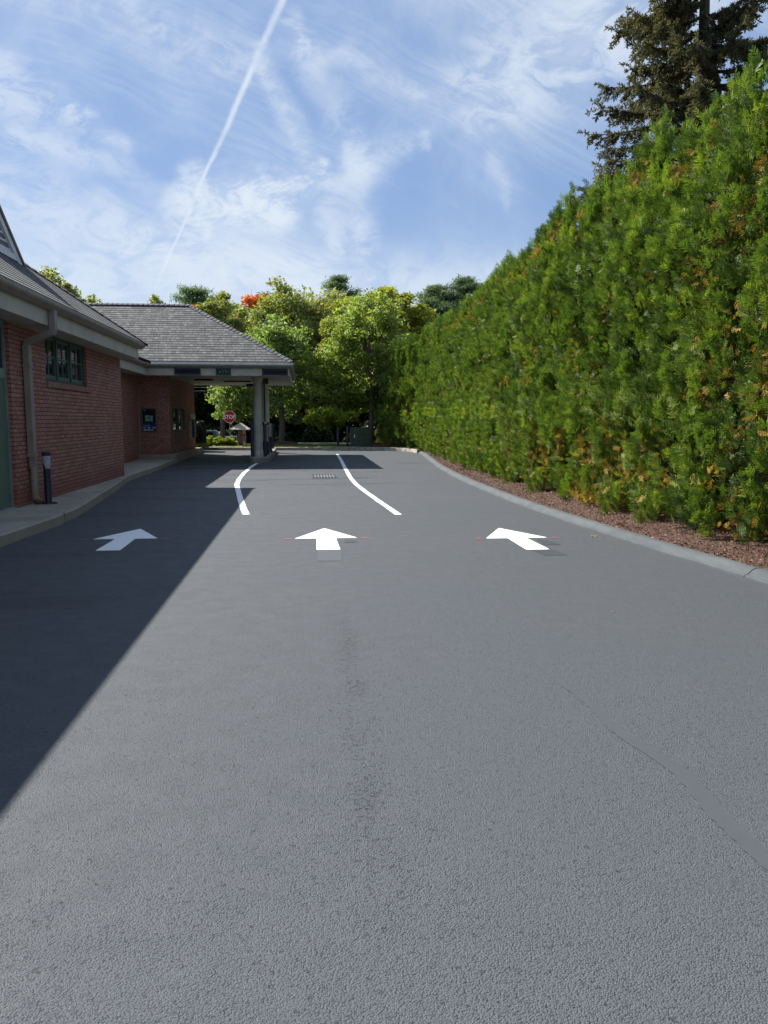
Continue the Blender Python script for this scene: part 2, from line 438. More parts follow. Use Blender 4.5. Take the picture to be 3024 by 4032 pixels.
def mulch_nodes(b, p):
    P = pos(b)
    vo = b.n('ShaderNodeTexVoronoi', feature='F1'); b.put(vo.inputs['Vector'], b.vm('MULTIPLY', P, (1, .45, 1))); vo.inputs['Scale'].default_value = 60
    k = b.noise(P, 30, 5, .7)
    c = b.mix(b.ss(k, .35, .65), (.042, .022, .015), (.15, .070, .044))
    c = b.mix(b.m('MULTIPLY', b.ss(b.noise(P, 90, 2, .6), .62, .72), .7), c, (.34, .18, .12))
    c = b.mix(b.m('MULTIPLY', b.ss(b.noise(P, 2, 4, .6), .5, .7), .5), c, (.045, .030, .024))
    b.put(p.inputs['Base Color'], c); p.inputs['Roughness'].default_value = .9
    bump(b, p, b.m('ADD', vo.outputs['Distance'], k), 1.0, .03)
M_mulch = mat('bark_mulch', build=mulch_nodes)
def grass_nodes(b, p):
    P = pos(b); k = b.noise(P, 7, 6, .7)
    b.put(p.inputs['Base Color'], b.mix(b.ss(k, .3, .7), (.030, .045, .014), (.075, .090, .030)))
    p.inputs['Roughness'].default_value = .9; bump(b, p, b.noise(P, 50, 3, .7), 1, .04)
M_grass = mat('rough_grass', build=grass_nodes)
def shingle_nodes(b, p):
    uv = b.n('ShaderNodeUVMap').outputs[0]; P = pos(b)
    bt = b.n('ShaderNodeTexBrick'); b.put(bt.inputs['Vector'], uv); bt.offset = .37; bt.offset_frequency = 2; bt.squash = .7; bt.squash_frequency = 3
    bt.inputs['Scale'].default_value = 1; bt.inputs['Brick Width'].default_value = .22; bt.inputs['Row Height'].default_value = .19
    bt.inputs['Mortar Size'].default_value = .011; bt.inputs['Mortar Smooth'].default_value = .1
    bt.inputs['Color1'].default_value = (.040, .042, .045, 1); bt.inputs['Color2'].default_value = (.175, .175, .17, 1); bt.inputs['Mortar'].default_value = (.014, .014, .016, 1)  # near-black joint colour also paints the shadow line between shingle rows
    c = bt.outputs['Color']
    c = b.mix(b.m('MULTIPLY', b.ss(b.noise(P, 3.4, 4, .7), .35, .65), .45), c, (.06, .06, .063))
    c = b.mix(b.m('MULTIPLY', b.ss(b.noise(P, 160, 2, .6), .5, .7), .45), c, (.21, .205, .20))
    b.put(p.inputs['Base Color'], c); p.inputs['Roughness'].default_value = .9
    bump(b, p, b.m('ADD', b.m('MULTIPLY', bt.outputs['Fac'], -1), b.m('MULTIPLY', b.noise(P, 120, 3, .7), .5)), .6, .008)
M_shingle = mat('roof_shingles', build=shingle_nodes)
def bark_nodes(c1, c2):
    def f(b, p):
        P = pos(b); k = b.noise(b.vm('MULTIPLY', P, (1, 1, .2)), 28, 5, .7)
        b.put(p.inputs['Base Color'], b.mix(b.ss(k, .35, .65), c1, c2)); p.inputs['Roughness'].default_value = .95
        bump(b, p, k, .9, .03)
    return f
M_bark = mat('bark', build=bark_nodes((.055, .045, .036), (.14, .12, .10)))
M_barkdk = mat('dark_bark', build=bark_nodes((.030, .023, .018), (.075, .058, .045)))
def leaf_mat(name, stops, trans=.35, patch=None, pscale=1.2, pamt=.5, rough=.5, gloss=.35):
    m = bpy.data.materials.new(name); m.use_nodes = True; nt = m.node_tree; b = NB(nt)
    p = nt.nodes['Principled BSDF']; out = nt.nodes['Material Output']
    g = b.n('ShaderNodeNewGeometry'); ri = g.outputs['Random Per Island']
    at = b.n('ShaderNodeAttribute', attribute_name='tint').outputs['Fac']
    k = b.m('ADD', b.m('MULTIPLY', at, .68), b.m('MULTIPLY', ri, .32))
    c = b.ramp(k, stops)
    if patch:
        c = b.mix(b.m('MULTIPLY', b.ss(b.noise(g.outputs['Position'], pscale, 4, .6), .52, .68), pamt), c, patch)
    b.put(p.inputs['Base Color'], c); p.inputs['Roughness'].default_value = rough; p.inputs['Specular IOR Level'].default_value = gloss
    tr = b.n('ShaderNodeBsdfTranslucent'); b.put(tr.inputs[0], b.mix(1.0, c, (1.15, 1.25, .55), 'MULTIPLY'))
    mx = b.n('ShaderNodeMixShader'); mx.inputs[0].default_value = trans
    nt.links.new(p.outputs[0], mx.inputs[1]); nt.links.new(tr.outputs[0], mx.inputs[2]); nt.links.new(mx.outputs[0], out.inputs[0])
    return m
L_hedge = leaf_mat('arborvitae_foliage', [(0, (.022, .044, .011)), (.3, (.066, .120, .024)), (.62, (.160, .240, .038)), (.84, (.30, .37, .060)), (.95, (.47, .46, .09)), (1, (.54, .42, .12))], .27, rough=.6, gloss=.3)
L_dead = leaf_mat('dead_inner_foliage', [(0, (.12, .055, .016)), (.4, (.30, .16, .04)), (1, (.55, .40, .10))], .3, gloss=.1)
L_maple = leaf_mat('maple_foliage', [(0, (.12, .17, .045)), (.4, (.20, .26, .065)), (.75, (.30, .35, .09)), (1, (.46, .48, .17))], .60, (.22, .17, .055), .55, .3, gloss=.6)
L_mapledk = leaf_mat('shade_maple_foliage', [(0, (.10, .15, .055)), (.5, (.19, .26, .085)), (1, (.42, .48, .20))], .60, gloss=.6)
L_yellow = leaf_mat('yellow_green_foliage', [(0, (.17, .20, .035)), (.5, (.28, .30, .05)), (1, (.42, .39, .08))], .5)
L_mid = leaf_mat('mixed_wood_foliage', [(0, (.15, .18, .065)), (.5, (.24, .27, .09)), (1, (.37, .35, .13))], .50, (.29, .21, .09), .22, .4)
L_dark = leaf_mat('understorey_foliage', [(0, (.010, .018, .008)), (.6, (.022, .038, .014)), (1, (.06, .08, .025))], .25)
L_pine = leaf_mat('pine_needles', [(0, (.07, .11, .07)), (.6, (.13, .19, .11)), (1, (.22, .29, .15))], .4, rough=.6)
L_orange = leaf_mat('orange_foliage', [(0, (.42, .10, .03)), (.6, (.66, .18, .035)), (1, (.72, .34, .08))], .45)
L_spruce = leaf_mat('old_spruce_needles', [(0, (.048, .050, .034)), (.4, (.095, .090, .056)), (.75, (.135, .128, .076)), (1, (.26, .13, .085))], .3, rough=.7, gloss=.2)
L_bush = leaf_mat('golden_shrub_foliage', [(0, (.10, .15, .015)), (.5, (.22, .27, .03)), (1, (.40, .40, .06))], .45)
L_yew = leaf_mat('yew_foliage', [(0, (.010, .020, .009)), (.7, (.022, .042, .016)), (1, (.05, .09, .03))], .15)

# ---------------------------------------------------------------- ground, road, kerbs
def ground_h(x, y):
    if y < 38.5: return gz(y) - .08 if abs(x) < 60 else -.05
    if y < 43: return .27
    if y < 47: return .27 - (y - 43) / 4 * .55
    if y < 60: return -.28 - (y - 47) / 13 * .85
    return -1.13
ys = [-600, -60, 26, 38.45, 38.55, 41, 43, 45, 47, 52, 60, 90, 200, 900]
xs = [-900, -60, -30, -15, 0, 15, 30, 60, 900]
g = MB()
for i in range(len(ys) - 1):
    for j in range(len(xs) - 1):
        g.face([(xs[a], ys[b_], ground_h(0, ys[b_])) for a, b_ in ((j, i), (j + 1, i), (j + 1, i + 1), (j, i + 1))])
struct('ground', g, M_grass)
a = MB()
for y0, y1 in ((-25, 26), (26, 38.9)):
    a.face([(-30, y0, gz(y0)), (6.0, y0, gz(y0)), (6.0, y1, gz(y1)), (-30, y1, gz(y1))])
struct('driveway', a, M_asphalt)

def sweep(path, prof, zf=gz, closed=False):
    """path: (x, y) list; prof: list of (offset to the left of travel, height)"""
    mb = MB(); rows = []
    for i, (x, y) in enumerate(path):
        x0, y0 = path[max(i - 1, 0)]; x1, y1 = path[min(i + 1, len(path) - 1)]
        tx, ty = x1 - x0, y1 - y0; L = math.hypot(tx, ty); nx, ny = -ty / L, tx / L
        rows.append([(x + nx * o, y + ny * o, zf(y) + h) for o, h in prof])
    for i in range(len(rows) - 1):
        for j in range(len(prof) - 1):
            mb.face([rows[i][j], rows[i + 1][j], rows[i + 1][j + 1], rows[i][j + 1]])
    mb.face(rows[0]); mb.face(list(reversed(rows[-1])))
    return mb
def smooth_path(pts, step=.4):
    out = []
    for i in range(len(pts) - 1):
        p0 = pts[max(i - 1, 0)]; p1 = pts[i]; p2 = pts[i + 1]; p3 = pts[min(i + 2, len(pts) - 1)]
        n = max(2, int(math.dist(p1, p2) / step))
        for k in range(n):
            t = k / n
            out.append(tuple(.5 * ((2 * p1[c]) + (-p0[c] + p2[c]) * t + (2 * p0[c] - 5 * p1[c] + 4 * p2[c] - p3[c]) * t * t + (-p0[c] + 3 * p1[c] - 3 * p2[c] + p3[c]) * t ** 3) for c in (0, 1)))
    out.append(tuple(pts[-1])); return out
kerb_path = smooth_path([(5.1, -8), (4.85, 0), (4.60, 4), (4.47, 7.0), (4.27, 9.2), (4.08, 12.2), (4.02, 15), (4.10, 20), (4.32, 24), (4.62, 28), (5.02, 33), (5.14, 35.1)])
rng = random.Random(4)
kp = [(x + rng.uniform(-.010, .010), y) for x, y in kerb_path]
kp.reverse()          # travelling south, the bed lies to the left (east)
joint = 7.35
ka = [q for q in kp if q[1] > joint]; kb = [q for q in kp if q[1] < joint]
ka.append((4.455, joint + .006)); kb.insert(0, (4.455, joint - .006))
berm = [(0, -.02), (.005, .018), (.025, .030), (.04, .031), (.105, .082), (.135, .092), (.19, .095), (.24, .05)]
struct('kerb', sweep(ka, berm), M_berm, smooth=True)
struct('kerb', sweep(kb, berm), M_berm, smooth=True)
# far granite kerb: separate stones in a curving run
far = smooth_path([(5.10, 35.25), (4.95, 36.3), (4.35, 37.25), (3.2, 37.95), (1.5, 38.25), (-1.4, 38.2), (-4.7, 38.6), (-9, 39.2), (-20, 40)], .3)
fk = MB(); n = 6; i = 0
while i < len(far) - 1:
    seg = far[i:i + n + 1]
    if len(seg) >= 2:
        jit = rng.uniform(-.012, .012)
        s_ = [(seg[0][0] + (seg[1][0] - seg[0][0]) * .02, seg[0][1] + (seg[1][1] - seg[0][1]) * .02)] + seg[1:-1] + [(seg[-1][0] * .98 + seg[-2][0] * .02, seg[-1][1] * .98 + seg[-2][1] * .02)]
        q = sweep(s_, [(0, .16 + jit), (.15, .16 + jit), (.15, -.03)][::-1] if False else [(.02, -.03), (0, .15 + jit), (-.14, .165 + jit), (-.16, -.03)])
        o_ = len(fk.v); fk.v += q.v; fk.f += [tuple(v + o_ for v in f) for f in q.f]; fk.uv += q.uv
    i += n
struct('kerb', fk, M_granite)
# mulch bed under the hedge
mb = MB(); rowsL = list(reversed(kp))
for i in range(len(rowsL) - 1):
    (x0, y0), (x1, y1) = rowsL[i], rowsL[i + 1]
    offs = [.175, .5, 1.2, 2.4, 5.0]
    hs = [.078, .125, .165, .18, .15]
    for j in range(4):
        mb.face([(x0 + offs[j], y0, gz(y0) + hs[j] + .02 * math.sin(y0 * 3 + j)), (x0 + offs[j + 1], y0, gz(y0) + hs[j + 1] + .02 * math.sin(y0 * 3 + j + 1)),
                 (x1 + offs[j + 1], y1, gz(y1) + hs[j + 1] + .02 * math.sin(y1 * 3 + j + 1)), (x1 + offs[j], y1, gz(y1) + hs[j] + .02 * math.sin(y1 * 3 + j))])
struct('mulch_bed', mb, M_mulch, smooth=True)
# mulch beyond the far kerb on the right, with mounds round the two tree trunks
def mound(c, rx, ry, h, z):
    m_ = MB(); N = 20; Rr = 6
    ring = []
    for k in range(Rr + 1):
        t = k / Rr; r = 1 - t
        ring.append([(c[0] + math.cos(2 * math.pi * a_ / N) * rx * r * (1 + .08 * math.sin(a_ * 1.7)), c[1] + math.sin(2 * math.pi * a_ / N) * ry * r, z + h * math.sin(t * math.pi / 2)) for a_ in range(N)])
    for k in range(Rr):
        for a_ in range(N): m_.face([ring[k][a_], ring[k][(a_ + 1) % N], ring[k + 1][(a_ + 1) % N], ring[k + 1][a_]])
    return m_
mb = MB(); q = [p for p in far if p[0] > 2.4]
for i in range(len(q) - 1):
    (x0, y0), (x1, y1) = q[i], q[i + 1]
    for t0, t1 in ((.12, 1.2), (1.2, 4.5)):
        def o_(x, y, t): return (x + t * .35, y + t * .94, .30 if t < 1 else .32)
        mb.face([o_(x0, y0, t0), o_(x0, y0, t1), o_(x1, y1, t1), o_(x1, y1, t0)])
struct('mulch_bed', mb, M_mulch)
struct('mulch_mound', mound((3.35, 40.9), 1.25, 1.1, .20, .26), M_mulch, smooth=True)
struct('mulch_mound', mound((-1.25, 42.2), 1.2, 1.1, .26, .26), M_mulch, smooth=True)

# left footpath slab and kerb
pv = MB()
edge = smooth_path([(-3.95, -6), (-3.92, 3), (-3.92, 8), (-3.90, 10.2), (-3.80, 12.2), (-3.90, 14.0), (-4.12, 16), (-4.42, 18.6), (-4.70, 20.9)], .8)
edge = [(x + rng.uniform(-.012, .012), y) for x, y in edge]
def strip(e, xin, z0, z1):
    m_ = MB()
    for i in range(len(e) - 1):
        (x0, y0), (x1, y1) = e[i], e[i + 1]
        f = lambda y, z: gz(y) + z
        m_.face([(xin, y0, f(y0, z1)), (x0 - .02, y0, f(y0, z1)), (x1 - .02, y1, f(y1, z1)), (xin, y1, f(y1, z1))])
        m_.face([(x0 - .02, y0, f(y0, z1)), (x0, y0, f(y0, z1 - .018)), (x1, y1, f(y1, z1 - .018)), (x1 - .02, y1, f(y1, z1))])
        m_.face([(x0, y0, f(y0, z1 - .018)), (x0 + .012, y0, f(y0, z0)), (x1 + .012, y1, f(y1, z0)), (x1, y1, f(y1, z1 - .018))])
    (x0, y0), (x1, y1) = e[0], e[-1]
    m_.face([(xin, y0, z0), (x0 + .012, y0, z0), (x0, y0, z1), (xin, y0, z1)]); m_.face([(x1 + .012, y1, z0), (xin, y1, z0), (xin, y1, z1), (x1, y1, z1)])
    return m_
cut = 12.55
e1 = [q for q in edge if q[1] < cut]; e2 = [q for q in edge if q[1] > cut]
e1.append((e2[0][0], cut - .008)); e2.insert(0, (e2[0][0] + .01, cut + .008))
struct('pavement', strip(e1, -5.2, -.02, .15), M_concrete)
struct('pavement', strip(e2, -5.2, -.02, .148), M_concrete)
e3 = [(-4.70, 20.92), (-4.74, 22.4), (-4.76, 23.8), (-4.78, 25.6), (-4.80, 27.4), (-4.82, 29.0), (-4.84, 31)]
struct('pavement', strip(e3, -6.4, -.02, .152), M_concrete)
# raised concrete base of the teller booth, running on as a kerb round the planting
bs = MB().prism([(-7.5, 28.95), (-4.95, 28.95), (-4.78, 29.15), (-4.80, 36.6), (-4.86, 37.6), (-4.98, 37.7), (-7.5, 37.7)], 0.0, .36)
struct('booth_base', bs, M_concrete, bevel=.02)

# ---------------------------------------------------------------- road markings
def flat(name, poly, m, parent, dz=.004):
    mb_ = MB().face([(x, y, gz(y) + dz) for x, y in poly]); return mb_.build(name, m, parent)
def rounded(poly, r=.03):
    out = []
    n = len(poly)
    for i in range(n):
        p = Vector(poly[i]); a_ = Vector(poly[i - 1]); c_ = Vector(poly[(i + 1) % n])
        u = (a_ - p); v = (c_ - p); rr = min(r, u.length * .3, v.length * .3)
        p1 = p + u.normalized() * rr; p2 = p + v.normalized() * rr
        for t in (0, .33, .67, 1):
            q = p1 * (1 - t) ** 2 + p * 2 * t * (1 - t) + p2 * t * t; out.append((q.x, q.y))
    return out
arrow0 = [(0, 1.0), (-.435, 0), (-.130, 0), (-.145, -.95), (.155, -.95), (.135, 0), (.435, 0)]
def arrow(x, y, label, s=1):
    t = thing('lane_arrow', label, 'road marking', (x, y, 0), 'straight-ahead arrows painted on the lanes')
    o = flat('arrow_paint', rounded([(x + a_ * s, y + b_) for a_, b_ in arrow0], .035), M_paint, t)
    for sg in (-1, 1):
        flat('red_mark', [(x + sg * .45, y - .010), (x + sg * .60, y - .035 - .01 * sg), (x + sg * .60, y + .005), (x + sg * .52, y + .05)], M_red, t, .0042)
    return t
arrow(-2.46, 10.64, 'white lane arrow in the building shadow, nearest the concrete walk')
arrow(.26, 10.42, 'white lane arrow in the sun, between the other two arrows')
arrow(2.86, 10.18, 'white lane arrow in the sun, nearest the hedge')
def sheet(name, poly, m, label, cat, dz=.003):
    c = (sum(p[0] for p in poly) / len(poly), sum(p[1] for p in poly) / len(poly), 0)
    mb_ = MB().face([(x, y, gz(y) + dz) for x, y in poly])
    o = mb_.build(name, m); tag(o, label, cat); return o
sheet('faded_marking', [(.11, 8.72), (.40, 8.70), (.42, 9.44), (.13, 9.45)], M_ghost, 'faint grey ghost of an old arrow stem below the middle arrow', 'road marking')
sheet('faded_marking', [(.50, 10.02), (.66, 10.02), (.66, 10.22), (.50, 10.22)], M_ghostdk, 'small blacked-out patch right of the middle arrow stem', 'road marking')
sheet('faded_marking', [(2.82, 8.82), (3.10, 8.80), (3.06, 9.19), (2.78, 9.20)], M_ghostdk, 'dark blacked-out old stem just below the arrow nearest the hedge', 'road marking')
sheet('faded_marking', [(3.06, 9.62), (3.28, 9.55), (3.22, 9.95), (3.10, 10.05)], M_ghostdk, 'dark blacked-out patch beside the stem of the arrow nearest the hedge', 'road marking', .0035)
def lane(pts, wd, label):
    lin = []
    for (x0, y0), (x1, y1) in zip(pts, pts[1:]):
        n_ = max(1, int((y1 - y0 if y1 > y0 else y0 - y1) / .2)); lin += [(x0 + (x1 - x0) * k / n_, y0 + (y1 - y0) * k / n_) for k in range(n_)]
    pts = lin + [pts[-1]]; mb_ = MB()
    Lr = []
    for i, (x, y) in enumerate(pts):
        x0, y0 = pts[max(i - 1, 0)]; x1, y1 = pts[min(i + 1, len(pts) - 1)]
        tx, ty = x1 - x0, y1 - y0; L = math.hypot(tx, ty); h = wd / 2 + rng.uniform(-.005, .005)
        Lr.append(((x - h, y), (x + h, y)))
    for i in range(len(Lr) - 1):
        (a0, b0), (a1, b1) = Lr[i], Lr[i + 1]
        mb_.face([(a0[0], a0[1], gz(a0[1]) + .004), (b0[0], b0[1], gz(b0[1]) + .004), (b1[0], b1[1], gz(b1[1]) + .004), (a1[0], a1[1], gz(a1[1]) + .004)])
    o = mb_.build('lane_line', M_paint); tag(o, label, 'road marking', 'curved white lane lines'); return o
lane([(-1.03, 13.25), (-1.14, 14.1), (-1.33, 15.75), (-1.56, 17.86), (-1.74, 19.55), (-1.84, 21.4), (-1.90, 23.9), (-1.90, 26.6), (-1.80, 28.8)], .118, 'white lane line leading to the column island')
lane([(1.56, 12.97), (1.52, 13.81), (1.44, 15.19), (1.33, 17.33), (1.25, 19.39), (1.24, 21.6), (1.31, 25.9), (1.37, 30.05), (1.40, 34.6)], .118, 'white lane line right of the storm drain, out in the open lane')
# smooth sealed seam in the near right asphalt
sp = smooth_path([(1.53, 4.5), (1.585, 4.08), (1.60, 3.63), (1.665, 3.35), (1.69, 3.15), (1.66, 2.83), (1.66, 2.59), (1.67, 2.3), (1.70, 1.6)], .03)
mb = MB()
wid = lambda y: .018 + .026 * min(1, max(0, (4.5 - y) / 1.2))
for i in range(len(sp) - 1):
    (x0, y0), (x1, y1) = sp[i], sp[i + 1]
    j0 = j1 if i else 0; j1 = rng.uniform(-.006, .006)
    mb.face([(x0 - wid(y0) + j0, y0, .003), (x0 + wid(y0) + j0 * .5, y0, .003), (x1 + wid(y1) + j1 * .5, y1, .003), (x1 - wid(y1) + j1, y1, .003)])
struct('sealed_seam', mb, M_seam)
# storm drain
t = thing('storm_drain', 'black iron storm drain grate set in the asphalt between the lane lines', 'drain', (.51, 22.2, 0))
MB().box(.20, .82, 21.55, 22.85, .001, .004).build('pit', M_black, t)  # flat black sheet paints the darkness below the bars
fr = MB()
for q in ((.17, .85, 21.52, 21.57), (.17, .85, 22.83, 22.88), (.17, .21, 21.57, 22.83), (.81, .85, 21.57, 22.83)): fr.box(q[0], q[1], q[2], q[3], .002, .016)
fr.build('frame', M_iron, t)
gr = MB()
for k in range(7): gr.box(.245 + k * .085, .245 + k * .085 + .035, 21.57, 22.83, .004, .014)
for k in range(2): gr.box(.21, .81, 21.98 + k * .42, 22.01 + k * .42, .0045, .012)
gr.build('bars', M_alu, t)

# ---------------------------------------------------------------- the brick bank building with its canopy
bank = thing('bank_building', 'red brick bank with grey hipped roof and drive-through canopy on columns', 'building', (-8, 18, 0))
X0 = -4.8; YB = 21.0; SL = .70
# walls (outer boxes; openings are cut as separate pieces butted together)
def wallX(x, y0, y1, z0, z1, th=.3): return (x - th, x, y0, y1, z0, z1)
w_ = MB()
wy0, wy1, wz0, wz1 = 15.10, 17.82, 2.33, 3.22        # window opening
dy0, dy1, dz1 = 10.2, 13.33, 3.22                    # green door bay
for q in ((wy1, YB, .0, 3.3), (wy0, wy1, .0, wz0), (dy1, wy0, .0, 3.3), (-3, dy0, .0, 3.3), (wy0, wy1, wz1, 3.3)):
    w_.box(X0 - .35, X0, q[0], q[1], q[2], q[3])
w_.box(-15.5, X0 - .35, YB - .35, YB, 0, 3.3)
w_.build('wall', M_brick, bank)
w2 = MB().box(-6.45, -6.10, YB, 29.30, 0, 3.3); w2.build('wall', M_brick, bank)
MB().box(-6.10, -6.075, 29.255, 29.298, .36, 3.25).build('corner_joint', M_gutter, bank)
# teller booth: front wall with poster window, side wall with drive-through window
b3 = MB()
pw = (-6.02, -5.46, 1.16, 2.06)
for q in ((-6.10, pw[0], .36, 3.3), (pw[1], -4.98, .36, 3.3), (pw[0], pw[1], .36, pw[2]), (pw[0], pw[1], pw[3], 3.3)):
    b3.box(q[0], q[1], 29.30, 29.55, q[2], q[3])
dw = (29.80, 32.70, 1.20, 2.08)
for q in ((29.55, dw[0], .36, 3.3), (dw[1], 35.7, .36, 3.3), (dw[0], dw[1], .36, dw[2]), (dw[0], dw[1], dw[3], 3.3)):
    b3.box(-5.23, -4.98, q[0], q[1], q[2], q[3])
b3.box(-10, -5.23, 35.45, 35.7, .36, 3.3)
b3.build('wall', M_brick, bank)
# poster window
pf = MB()
for q in ((-6.02, -5.46, 2.02, 2.06), (-6.02, -5.46, 1.16, 1.20), (-6.02, -5.975, 1.20, 2.02), (-5.505, -5.46, 1.20, 2.02)): pf.box(q[0], q[1], 29.285, 29.38, q[2], q[3])
win = pf.build('window', M_signfr, bank); win['label'] = 'small booth window with a blue poster'
MB().box(-5.975, -5.505, 29.33, 29.34, 1.20, 2.02).build('pane', mat('poster_night_blue', (.006, .008, .022), .12), win)
MB().box(-5.972, -5.508, 29.322, 29.328, 1.205, 1.52).build('poster', mat('poster_blue', (.014, .020, .10), .3), win)
def pic(b, p):
    P = pos(b); k = b.noise(P, 11, 4, .6)
    b.put(p.inputs['Base Color'], b.mix(b.ss(k, .42, .56), (.05, .20, .12), (.20, .40, .33)))
MB().box(-5.88, -5.61, 29.318, 29.324, 1.57, 1.79).build('picture', mat('poster_picture', rough=.5, build=pic), win)
def text(body, name, size, loc, m, parent, rotz=0, ext=.002, bold=0, sx=1.0, align='LEFT'):
    cu = bpy.data.curves.new(name, 'FONT'); cu.body = body; cu.size = size; cu.extrude = ext; cu.offset = bold
    cu.align_x = align
    ob = bpy.data.objects.new(name, cu); C.objects.link(ob)
    ob.rotation_euler = (R(90), 0, rotz); ob.scale = (sx, 1, 1)
    dg = bpy.context.evaluated_depsgraph_get(); dg.update()
    me = bpy.data.meshes.new_from_object(ob.evaluated_get(dg)); bpy.data.objects.remove(ob)
    o = bpy.data.objects.new(name, me); C.objects.link(o); me.materials.clear(); me.materials.append(m)
    o.rotation_euler = (R(90), 0, rotz); o.scale = (sx, 1, 1)
    if parent: o.parent = parent; o.location = Vector(loc) - parent_world(parent)
    else: o.location = loc
    return o
M_txt = mat('poster_lettering', (.60, .66, .80), .5)
M_txtdim = mat('poster_lettering_dim', (.26, .30, .42), .5)
text('together', 'lettering', .072, (-5.955, 29.318, 1.402), M_txtdim, win, bold=.001)
for wd_, xo in (('we', 0), ('can', .145), ('end', .318)): text(wd_, 'lettering', .092, (-5.955 + xo, 29.318, 1.318), M_txt, win, bold=.0028, sx=.80)
text("alzheimer's", 'lettering', .092, (-5.955, 29.318, 1.232), M_txt, win, bold=.0028, sx=.86)
MB().box(-5.95, -5.85, 29.320, 29.326, 1.965, 1.985).build('logo_strip', M_txtdim, win)
so = MB().box(-6.02, -5.44, 29.283, 29.299, .93, 1.13); so.build('soldier_course', M_soldier, bank)
# drive-through window
df = MB()
for q in ((dw[0], dw[1], 2.03, 2.08), (dw[0], dw[1], 1.20, 1.25), (dw[0], dw[0] + .06, 1.25, 2.03), (dw[1] - .06, dw[1], 1.25, 2.03), (31.2, 31.24, 1.25, 2.03)): df.box(-5.07, -4.965, q[0], q[1], q[2], q[3])
win2 = df.build('window', M_signfr, bank); win2['label'] = 'wide drive-through teller window'
MB().box(-5.045, -5.035, dw[0] + .06, dw[1] - .06, 1.25, 2.03).build('pane', M_glass, win2)
cu_ = MB()
for k in range(5): cu_.box(-5.030 + .004 * (k % 2), -5.024 + .004 * (k % 2), 31.95 + k * .13, 32.08 + k * .13, 1.26, 1.98 - .0 * k)
cu_.build('curtain', mat('curtain_cloth', (.13, .14, .13), .8), win2)
MB().box(-4.985, -4.90, 30.3, 31.1, .80, 1.15).build('deal_drawer', M_signfr, bank, bevel=.01)
MB().box(-4.985, -4.90, 33.40, 34.15, .83, 1.60).build('service_panel', M_gutter, bank, bevel=.01)
MB().box(-4.98, -4.84, 34.45, 35.15, .88, 1.62).build('service_panel', mat('slate_box', build=vary((.06, .07, .09), .15)), bank, bevel=.02)
wl = MB().box(-4.98, -4.86, 34.55, 35.05, 1.66, 1.90).build('wall_light', M_alu, bank, bevel=.02)
# window of the main wall: three sashes with muntins under a lintel
wf = MB()
D0, D1 = X0 - .13, X0 - .06
wf.box(D0, D1, wy0, wy1, wz0, wz0 + .06); wf.box(D0, D1, wy0, wy1, wz1 - .05, wz1)
for yy_ in (wy0, 15.93, 16.82, wy1 - .06): wf.box(D0, D1 + .01, yy_, yy_ + .06 + (.03 if wy0 < yy_ < wy1 - .1 else 0), wz0 + .06, wz1 - .05)
win3 = wf.build('window', M_greendk, bank); win3['label'] = 'three-part green window with glazing bars'
mu = MB()
for ya, yb in ((wy0 + .06, 15.93), (16.02, 16.82), (16.91, wy1 - .06)):
    for q in ((ya, yb, wz0 + .06, wz0 + .135), (ya, yb, wz1 - .09, wz1 - .05), (ya, ya + .04, wz0 + .135, wz1 - .09), (yb - .04, yb, wz0 + .135, wz1 - .09)):
        mu.box(D0 + .01, D1 - .02, *q)
    ym = (ya + yb) / 2
    mu.box(D0 + .015, D1 - .025, ym - .011, ym + .011, wz0 + .135, wz1 - .09)
    mu.box(D0 + .0152, D1 - .0252, ya + .04, ym - .011, 2.80, 2.825); mu.box(D0 + .0152, D1 - .0252, ym + .011, yb - .04, 2.80, 2.825)
mu.build('sash', M_green, win3)
MB().box(D0 + .02, D0 + .03, wy0 + .06, wy1 - .06, wz0 + .06, wz1 - .05).build('pane', M_glass, win3)
sill = MB(); sill.box(X0 - .12, X0 + .035, wy0 - .02, wy1 + .08, wz0 - .105, wz0 - .001); sl = sill.build('sill', M_soldier, win3, bevel=.004)
# green door bay at the left edge of the view
db = MB()
DX = X0 - .065
db.box(DX - .05, DX - .015, dy0 + .1, dy1 - .06, .19, 2.28)
door = db.build('door', M_green, bank); door['label'] = 'tall plain green door'
df = MB(); df.box(DX - .06, DX, dy1 - .06, dy1 - .025, .15, 3.22); df.box(DX - .06, DX, dy0, dy0 + .1, .15, 3.22)
df.box(DX - .06, DX - .003, dy0 + .1, dy1 - .06, 2.28, 2.44); df.box(DX - .06, DX - .003, dy0 + .1, dy1 - .06, 3.10, 3.22)
df.build('door_frame', M_greenlt, bank)
MB().box(DX - .06, DX + .004, dy1 - .025, dy1 - .001, .15, 3.22).build('door_frame', M_gutter, bank)
MB().box(DX - .05, DX - .03, dy0 + .1, dy1 - .06, 2.44, 3.10).build('transom', M_glass, bank)
MB().box(DX - .08, X0 - .01, dy0, dy1 - .001, .148, .180).build('door_sill', M_alu, bank)

